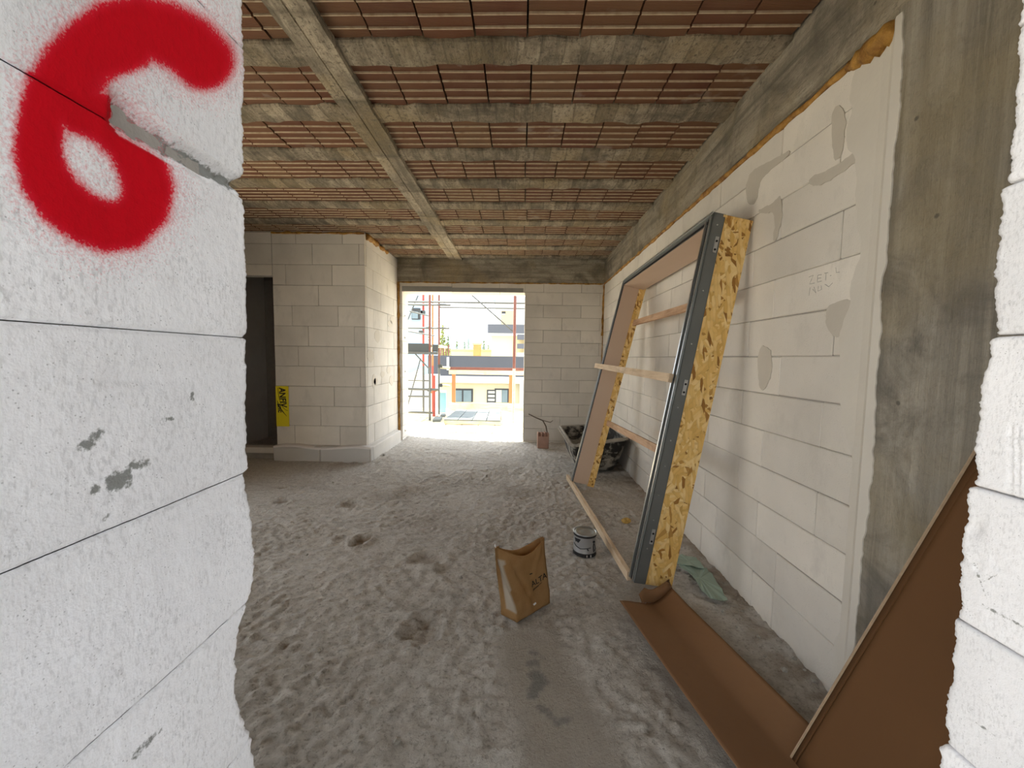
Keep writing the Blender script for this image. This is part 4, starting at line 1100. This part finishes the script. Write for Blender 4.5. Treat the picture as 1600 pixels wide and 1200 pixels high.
for i, (x, y) in enumerate(peb):
    q = at(x, y, 2, .0); r = rr.uniform(.007, .016)*(1.3 if y < 780 else 1)
    near_wall = x > 1100; far = y < 720
    lab = 'mortar crumb in the strip of debris along the right block wall' if near_wall else ('mortar crumb beside the base of the partition wall' if far else 'loose mortar crumb on the rough open floor')
    lump('mortar_crumb', (min(q.x, XR-.03), q.y, .012 if near_wall else .0), r, 'rubble', lab, 'debris', 'debris along the right wall' if near_wall else ('crumbs by the partition' if far else 'crumbs on the open floor'), i, .7, 1)

# ------------------------------------------------------------------ yellow printed sheet on the partition
def sign():
    x0, x1, z0, z1 = -3.198, -3.030, .435, .965
    root = empty('printed_sheet', ((x0+x1)/2, YP-.004, z0), 'yellow printed sheet with black lettering fixed beside the dark door gap', 'sign')
    b = MB(); b.box((x0, YP-.006, z0), (x1, YP-.001, z1)); b.build('yellow_sheet', 'sign_yellow', root)
    def word(body, size, fx, name, bend=0.0):
        v, f = text_mesh(body, size, .03); out = []
        for q in v: X, Z = fx(q.x, q.y); out.append((X, YP-.0075, Z))
        part(name, out, f, 'ink', root)
    # lettering runs downwards (sheet is turned on its side), glyph tops point right
    def fx1(u_, w_): return (x1-.118+w_*1.25+.10*max(0, u_-.10)*1.0, z1-.022-u_*1.0)
    word('ANFIV', .092, fx1, 'lettering')
    def fx2(u_, w_): return (x0+.020+w_*1.0+.10*u_, z0+.30-u_*1.05)
    word('snc', .085, fx2, 'script_lettering')
    bb = MB(); bb.tube([(x0+.02, YP-.008, z0+.34), (x0+.035, YP-.008, z0+.27), (x0+.085, YP-.008, z0+.20), (x0+.140, YP-.008, z0+.135)], [.002, .006, .006, .001], 5); bb.build('swash', 'ink', root)
    bb = MB(); bb.tube([(x0+.032+.125*(1-math.cos(a_)), YP-.008, z1-.02-.30*math.sin(a_)) for a_ in [i*.157 for i in range(11)]], .0022, 5); bb.build('arc_line', 'ink', root)
sign()

# ================================================================== OUTSIDE
b = MB(); b.box((-9, 6.70, -.45), (7, 10.35, -.030)); b.box((-9, 6.70, -.03), (-2.6, 10.35, -.02))
terrace = struct('floor_terrace', b, 'terrace_concrete')
# scaffold boards laid on the terrace slab
xx = -2.35; i = 0
rr = random.Random(5)
for row, (ya, yb) in enumerate([(6.95, 8.55), (8.57, 10.2)]):
    x = -4.2+.1*row
    while x < 2.4:
        wd = rr.uniform(.26, .34); block('terrace_board', (x, ya+rr.uniform(-.03, .03), -.030), (x+wd-.012, yb, -.006+rr.uniform(-.004, .004)), 'scaffold_board', terrace, jit=0); x += wd
b = MB(); b.box((-400, -400, -6.2), (400, 400, -6)); struct('floor_ground', b, 'ground')

# grey shuttering panel on bearers
pl = empty('shuttering_panel', (-1.0, 8.6, 0), 'grey plank panel lying on pale bearers on the terrace outside the opening', 'panel')
A0, A1, A2, A3 = at(694, 655, 2, .10), at(783, 657, 2, .10), at(783, 640, 2, .10), at(713, 640, 2, .10)
n = 4
for k in range(n):
    p0, p1, p2, p3 = A0.lerp(A1, k/n), A0.lerp(A1, (k+1)/n-.012), A3.lerp(A2, (k+1)/n-.012), A3.lerp(A2, k/n)
    v, f = solidify_poly([p0-_Z*.03, p1-_Z*.03, p2-_Z*.03, p3-_Z*.03], (0, 0, 1), .03); part('plank', v, f, 'panel_grey', pl)
for t in (.02, .5, .97):
    bb = MB(); q0, q1 = A0.lerp(A3, t), A1.lerp(A2, t); bb.bar(q0-_Z*.063, q1-_Z*.063, .09, .066); bb.build('bearer', 'scaffold_board', pl)

# timber guard rail at the edge of the terrace
YG = 9.85
gr = empty('guard_rail', (-.3, YG, 0), 'pale timber guard rail along the terrace edge', 'railing')
for px in (709, 798):
    q = at(px, 600, 1, YG); bb = MB(); bb.box((q.x-.045, YG-.03, -.02), (q.x+.045, YG+.03, 1.10)); bb.build('post', 'orange_paint', gr)
xa, xb = at(702, 577, 1, YG).x, at(850, 577, 1, YG).x
for z, h, mt in ((1.085, .07, 'rust_paint'), (.99, .11, 'scaffold_board'), (.10, .20, 'scaffold_board')):
    bb = MB(); bb.box((xa, YG-.062, z-h/2), (xb+.8, YG-.032, z+h/2)); bb.build('rail' if z > .5 else 'toe_board', mt, gr)

# scaffold
SY = 8.20
sc_ = empty('scaffold', (-1.9, SY+.3, 0), 'tubular steel scaffold with a dark deck and red uprights outside the opening', 'scaffold')
def tubepx(name, p, q, Yp_, Yq=None, r=.024, mat='galvanised'):
    bb = MB(); bb.tube([at(*p, 1, Yp_), at(*q, 1, Yq if Yq else Yp_)], r, 8); return bb.build(name, mat, sc_)
def upright(px, Y, mat, zt=3.4, lower=None, r=.024):
    q = at(px, 520, 1, Y); zs_ = 1.15
    if lower:
        bb = MB(); bb.tube([(q.x, Y, -.02), (q.x, Y, zs_)], r, 8); bb.build('upright', lower, sc_)
        bb = MB(); bb.tube([(q.x, Y, zs_), (q.x, Y, zt)], r*1.02, 8); bb.build('upright', mat, sc_)
    else:
        bb = MB(); bb.tube([(q.x, Y, -.02), (q.x, Y, zt)], r, 8); bb.build('upright', mat, sc_)
    bb = MB(); bb.box((q.x-.07, Y-.07, -.022), (q.x+.07, Y+.07, -.010)); bb.build('base_plate', 'galvanised', sc_)
upright(671.5, SY, 'rust_paint', lower='galvanised'); upright(686, SY+.9, 'rust_paint', lower='galvanised'); upright(661.5, SY+1.0, 'red_paint', lower='galvanised', r=.026); upright(676, SY+1.3, 'orange_paint', lower='red_paint')
upright(804, SY-.1, 'rust_paint', lower='scaffold_board', r=.03)
upright(622, SY, 'galvanised')
for p, q, Y, r in [((610, 471), (835, 474), SY+.05, .022), ((686, 480), (835, 482.5), SY+.95, .020), ((612, 475.5), (704, 476.5), SY+.9, .028), ((612, 512), (702, 513), SY+.9, .024),
                   ((612, 607), (687, 609), SY+.02, .026), ((612, 619), (671, 619.5), SY+.02, .020), ((612, 643), (676, 645), SY+.02, .026), ((612, 593), (672, 595), SY+1.0, .018)]: tubepx('ledger', p, q, Y, r=r)
for p, q, Y in [((737, 461), (803, 519), SY-.05), ((653, 462), (637, 500), SY+1.0), ((657, 560), (634, 645), SY+.95), ((648, 552), (672, 578), SY+.4), ((640, 486), (672, 494), SY+.5), ((634, 517), (680, 525), SY+.6)]: tubepx('brace', p, q, Y, r=.016)
for px, py in ((658, 488), (658, 519), (688, 572), (688, 602), (661, 488), (671, 609)):
    q = at(px, py, 1, SY+.9); bb = MB(); bb.box((q.x-.05, q.y-.04, q.z-.04), (q.x+.05, q.y+.04, q.z+.04), 0, .01); bb.build('coupler', 'deck_dark', sc_)
for px0, px1, py in ((688, 703, 574), (688, 703, 602)):
    tubepx('putlog', (px0, py), (px1, py+1), SY+1.0, r=.03, mat='scaffold_board')
q0, q1 = at(612, 536, 1, SY), at(686, 554, 1, SY)
for k in range(3):
    bb = MB(); y0 = SY+.05+.3*k; bb.box((q0.x-.3, y0, q1.z+.16), (q1.x, y0+.285, q1.z+.21)); bb.build('deck_board', 'scaffold_board', sc_)
bb = MB(); bb.box((q0.x-.3, SY-.02, q1.z+.05), (q1.x-.22, SY+.02, q0.z)); bb.build('toe_board', 'deck_dark', sc_)
bb = MB(); bb.box((q1.x-.14, SY-.02, q1.z+.06), (q1.x-.02, SY+.02, q0.z-.02)); bb.build('toe_board', 'deck_dark', sc_)
bb = MB(); bb.box((q0.x-.3, SY-.03, q1.z+.0), (q1.x-.02, SY+.03, q1.z+.055)); bb.build('deck_beam', 'galvanised', sc_)
# red screw prop, blue crate panel and two bluish boards by the scaffold foot
b = MB(); q = at(678, 600, 1, SY+.55); b.tube([(q.x, SY+.55, -.01), (q.x, SY+.55, .95)], .034, 8); pr = b.build('screw_prop', 'red_paint'); tag(pr, 'short red screw prop standing at the scaffold foot', 'prop')
b = MB(); b.box((q.x-.08, SY+.47, -.018), (q.x+.08, SY+.63, -.006)); b.build('foot_plate', 'red_paint', pr)
b = MB(); b.tube([(q.x-.07, SY+.55, .55), (q.x+.07, SY+.55, .60)], .02, 6); b.build('prop_handle', 'orange_paint', pr)
q0, q1 = at(687, 610, 1, 9.4), at(697, 638, 1, 9.4)
bp = empty('blue_panel', ((q0.x+q1.x)/2, 9.4, 0), 'light blue panel standing upright behind the scaffold foot', 'panel')
b = MB(); b.box((q0.x, 9.38, .0), (q1.x, 9.42, q0.z), 0, .006); b.build('panel_sheet', 'blue_panel', bp)
b = MB(); b.box((q0.x, 9.365, q0.z-.05), (q1.x, 9.38, q0.z)); b.build('panel_edge', 'label_white', bp)
for k, (pts, lab) in enumerate([([(680, 652), (691, 652), (688, 657), (676, 657)], 'short bluish board lying between scaffold and shuttering panel, nearer one'), ([(690, 647), (697, 647), (695, 650), (688, 650)], 'short bluish board lying beside the light blue panel, farther one')]):
    P = [at(x, y, 2, .02) for x, y in pts]; v, f = solidify_poly([p_-_Z*.03 for p_ in P], (0, 0, 1), .05); me = mesh('loose_board', v, [tuple(q) for q in f], 'panel_grey'); o = link('loose_board', me); tag(o, lab, 'board')

# opposite house with charcoal parapet
def house(name, loc, label): return empty(name, loc, label, 'house')
def hbox(root, name, x0, x1, y0, y1, z0, z1, mat, parent=None):
    bb = MB(); bb.box((min(x0, x1), y0, min(z0, z1)), (max(x0, x1), y1, max(z0, z1))); return bb.build(name, mat, parent or root)
YH = 20.0
def zx(px, py, Y): q = at(px, py, 1, Y); return q.x, q.z
h = house('flat_roofed_house', (0, YH, -6), 'white house opposite with a wide charcoal parapet and dark windows')
x0, zt = zx(660, 555, YH); x1, zb = zx(905, 590, YH)
hbox(h, 'parapet', x0, x1, YH-.3, YH+.1, zt, zb, 'house_charcoal')
xs_, zs_ = zx(700, 597, YH); hbox(h, 'slab_edge', x0-.05, x1, YH-.36, YH, zb, zs_, 'house_white')
hbox(h, 'house_wall', x0, x1, YH, YH+5, zs_, -6, 'house_cream')
ROOF_Z = zb+.1
hbox(h, 'roof_deck', x0, x1, YH-.1, YH+5, zb-.02, zb+.1, 'house_white')
for (pa, pb, qa, qb, kind) in [(707, 607, 739, 620, 0), (761, 609, 773, 621, 1), (773, 607, 795, 621, 2)]:
    a0, c0 = zx(pa, pb, YH-.02); a1, c1 = zx(qa, qb+8, YH-.02)
    wn = hbox(h, 'window', a0, a1, YH-.05, YH+.02, c0, c1, 'window_frame_dark')
    t = .045*(a1-a0)+.04
    if kind == 0:
        md = (a0+a1)/2
        hbox(h, 'pane', a0+t, md-t*.5, YH-.06, YH-.05, c0-t, c1, 'glass_dark', wn); hbox(h, 'pane', md+t*.5, a1-t, YH-.06, YH-.05, c0-t, c1, 'glass_dark', wn)
    elif kind == 1:
        for k in range(4): hbox(h, 'shutter_slat', a0+t, a1, YH-.062, YH-.05, c0-t-.2*k, c0-t-.2*k-.13, 'shutter_grey', wn)
    else:
        hbox(h, 'shutter', a0+t, a0+(a1-a0)*.5, YH-.062, YH-.05, c0-t, c1, 'shutter_grey', wn); hbox(h, 'pane', a0+(a1-a0)*.52, a1-t, YH-.06, YH-.05, c0-t, c1, 'glass_dark', wn)
a0, c0 = zx(722, 552, YH-.5); a1, c1 = zx(724.5, 575, YH-.5); hbox(h, 'downpipe', zx(698, 560, YH-.4)[0], zx(701.5, 560, YH-.4)[0], YH-.42, YH-.3, zx(700, 558, YH)[1], zx(700, 578, YH)[1], 'house_white')
hbox(h, 'side_wing', zx(812, 597, YH-.4)[0], zx(825, 597, YH-.4)[0], YH-.45, YH, zs_, zx(812, 640, YH)[1], 'shutter_grey')

Y2 = 30.0
h = house('roof_terrace_wall', (-3, Y2, -6), 'low cream terrace wall behind the charcoal parapet')
h['category'] = 'wall'
a0, c0 = zx(688, 545, Y2); a1, c1 = zx(768, 560, Y2); hbox(h, 'wall_face', a0, a1, Y2, Y2+.3, c0, -6, 'house_cream'); hbox(h, 'coping', a0, a1, Y2-.08, Y2+.38, c0, c0-.12, 'house_yellow')
ch = empty('brick_chimney', (zx(745, 555, 28)[0], 28, -6), 'stout orange brick chimney rising behind the charcoal parapet', 'chimney')
a0, c0 = zx(739.5, 536, 28); a1, c1 = zx(750.5, 556, 28); hbox(ch, 'chimney_shaft', a0, a1, 28, 28.5, c0-.12, -6, 'chimney_brick'); hbox(ch, 'chimney_cap', a0-.06, a1+.06, 27.95, 28.55, c0, c0-.13, 'house_ochre'); hbox(ch, 'chimney_band', a0-.03, a1+.03, 27.97, 28.52, c0-.33, c0-.40, 'chimney_brick')

Y3 = 26.0
h = house('yellow_house', (1, Y3, -6), 'yellow house with charcoal roof band at the right of the opening')
a0, c0 = zx(768, 524, Y3); a1, c1 = zx(806, 558, Y3)
hbox(h, 'house_wall', a0, a1+.6, Y3, Y3+5, c0, -6, 'house_yellow'); a2, c2 = zx(763, 507.5, Y3); hbox(h, 'roof_band', a2, a1+4, Y3-.5, Y3+5, c2, zx(763, 521, Y3)[1], 'house_charcoal'); hbox(h, 'eaves', a2+.05, a1+2.4, Y3-.4, Y3+5, zx(763, 521, Y3)[1], c0-.02, 'house_white')
hbox(h, 'side_wall', a1+.6, a1+4, Y3-.3, Y3+5, c0, -6, 'house_white')
for k in range(4):
    xa, za = zx(808, 523+14*k, Y3-.35); xb, zb_ = zx(820, 531+14*k, Y3-.35); hbox(h, 'balcony_band', xa, xb+1.5, Y3-.45, Y3-.3, za, zb_, ('house_charcoal', 'house_charcoal', 'shutter_grey', 'shutter_grey')[k])
Y4 = 42.0
h = house('ochre_tower', (3, Y4, -6), 'unfinished ochre stair tower above the yellow house')
a0, c0 = zx(783, 485, Y4); a1, c1 = zx(803, 512, Y4); hbox(h, 'tower_wall', a0, a1, Y4, Y4+3, c0, -6, 'house_ochre')
hbox(h, 'tower_side', a1, a1+1.5, Y4+.1, Y4+3, c0+.1, -6, 'house_white'); xa, za = zx(784, 486.5, Y4); xb, zb_ = zx(790, 490, Y4); hbox(h, 'tower_opening', xa, xb, Y4-.03, Y4+.02, za, zb_, 'window_frame_dark'); xa, za = zx(784.5, 490, Y4); xb, zb_ = zx(789, 492, Y4); hbox(h, 'tower_opening', xa, xb, Y4-.03, Y4+.02, za, zb_, 'house_white')
h = house('pale_roof_house', (4, 60, -6), 'distant pale blue house roof above the ochre tower')
a0, c0 = zx(770, 463, 60); a1, c1 = zx(830, 470, 60)
v = [Vector((a0, 60, c1)), Vector((a1, 60, c1)), Vector((a1, 60, c0)), Vector((a0+.6, 60, c0))]; v2, f2 = solidify_poly(v, (0, 1, 0), 5); part('roof', v2, f2, 'house_blue', h); hbox(h, 'house_wall', a0+.4, a1, 60.2, 64.5, c1, -6, 'house_white')

Y5 = 15.0
h = house('pale_blue_house', (-5, Y5, -6), 'tall pale blue house behind the scaffold at the left')
a0, c0 = zx(590, 440, Y5); a1, c1 = zx(660, 585, Y5)
hbox(h, 'house_wall', a0, a1, Y5, Y5+.9, 4.6, -6, 'house_blue')
wa, za = zx(644, 487, Y5-.05); wb, zb_ = zx(654, 498, Y5-.05); wn = hbox(h, 'window', wa-.02, wb+.06, Y5-.05, Y5+.02, za+.14, zb_-.03, 'window_frame_dark'); hbox(h, 'pane', wa, wb-.02, Y5-.07, Y5-.05, za, zb_, 'glass_dark', wn)
hbox(h, 'string_course', a0, a1+.02, Y5-.06, Y5, zx(640, 508, Y5)[1], zx(640, 510, Y5)[1], 'house_white')
xa, za = zx(630, 586, Y5-.3); xb, zb_ = zx(661, 660, Y5-.3); hbox(h, 'lower_storey', xa-3, xb+.4, Y5-.3, Y5+1, za, -6, 'house_white')
v = [at(636, 586, 1, Y5-.35), at(661, 575, 1, Y5-.35), at(661, 586, 1, Y5-.35)]; v2, f2 = solidify_poly(v, (0, -1, 0), .3); part('stair_gable', v2, f2, 'house_white', h)

# trees and shrubs beyond
def tree(px, py_top, Y, wpx, label, kind=0, mat='leaf', seed=0, nleaf=420):
    x, zt = zx(px, py_top, Y); wr = wpx/2/F_PX*Y; root = empty('tree', (x, Y, -6), label, 'tree', 'trees beyond the houses')
    Hh = zt+6; bb = MB(); bb.tube([(x, Y, -6), (x+.02*wr, Y, -6+Hh*.5), (x, Y, zt-.1*wr)], [.12*wr+.05, .09*wr+.03, .02], 7); bb.build('trunk', 'bark', root)
    r_ = random.Random(seed); v, f = [], []
    for i in range(nleaf):
        t = r_.random()**.7; a_ = r_.uniform(0, 6.283)
        if kind == 0: z = zt-(1-t)*min(Hh*.8, wr*6) if False else zt-t*min(Hh*.85, wr*5.5); rad = wr*(.10+.90*t)*r_.uniform(.3, 1)
        else: ph = math.acos(r_.uniform(-1, 1)); rad = wr*math.sin(ph)*r_.uniform(.5, 1); z = zt-wr*1.1+wr*1.1*math.cos(ph)
        c = Vector((x+rad*math.cos(a_), Y+rad*math.sin(a_), z)); s = wr*r_.uniform(.10, .20)
        d1 = Vector((r_.uniform(-1, 1), r_.uniform(-1, 1), r_.uniform(-1, 1))).normalized()*s; d2 = d1.cross(Vector((r_.uniform(-1, 1), .3, r_.uniform(-1, 1)))).normalized()*s*.6
        k = len(v); v += [c-d1, c+d2, c+d1, c-d2]; f.append((k, k+1, k+2, k+3))
    part('crown', v, f, mat, root)
tree(666, 490, 24, 22, 'slender pale green tree seen between the scaffold uprights, left one', 0, 'leaf_pale', 1)
tree(692, 508, 26, 26, 'bushy pale green tree beside the right scaffold upright', 0, 'leaf_pale', 2, 520)
tree(700, 524, 27, 14, 'small green tree right of the scaffold, touching the bushy one', 0, 'leaf', 3)
tree(714, 532, 45, 12, 'far conifer before the blue hill, leftmost of three', 0, 'leaf', 4, 300)
tree(726, 530, 46, 7, 'far narrow conifer before the blue hill, middle of three', 0, 'leaf', 5, 260)
tree(732, 528, 46, 6, 'far narrow conifer before the blue hill, nearest the chimney', 0, 'leaf', 6, 260)
tree(756, 531, 45, 12, 'far green tree between the chimney and the yellow house', 0, 'leaf', 7, 320)
tree(763, 536, 46, 9, 'far small tree touching the yellow house wall', 0, 'leaf_pale', 8, 260)
for k, (x, y) in enumerate([(689, 541), (693, 540), (697, 541), (701, 540)]):
    q = at(x, y, 1, 21.5); b = MB(); b.tube([(q.x, 21.5, ROOF_Z), (q.x, 21.5, q.z)], .035, 6); b.tube([(q.x, 21.5, q.z-.02), (q.x, 21.5, q.z+.03)], .05, 6); o = b.build('starter_bar', 'rust_paint')
    tag(o, ('rusty starter bar nearest the scaffold upright', 'second rusty starter bar from the scaffold upright', 'third rusty starter bar from the scaffold upright', 'fourth rusty starter bar, farthest from the scaffold upright')[k], 'starter bar', 'rusty starter bars on the roof')
# blue hill on the horizon
v = []; n = 60
for i in range(n):
    t = i/(n-1); X = -420+t*620; px_ = 800+F_PX*X/700; hgt = 58*math.exp(-((X+118)/70)**2)+22*math.exp(-((X+250)/90)**2)+6
    v += [(X, 700, -6), (X, 740, -6+hgt*.6), (X, 800, -6+hgt), (X, 860, -6)]
hl = part('hill', v, grid_faces(n, 4), 'hill_blue', None, smooth=True); tag(hl, None, None, None, 'structure')
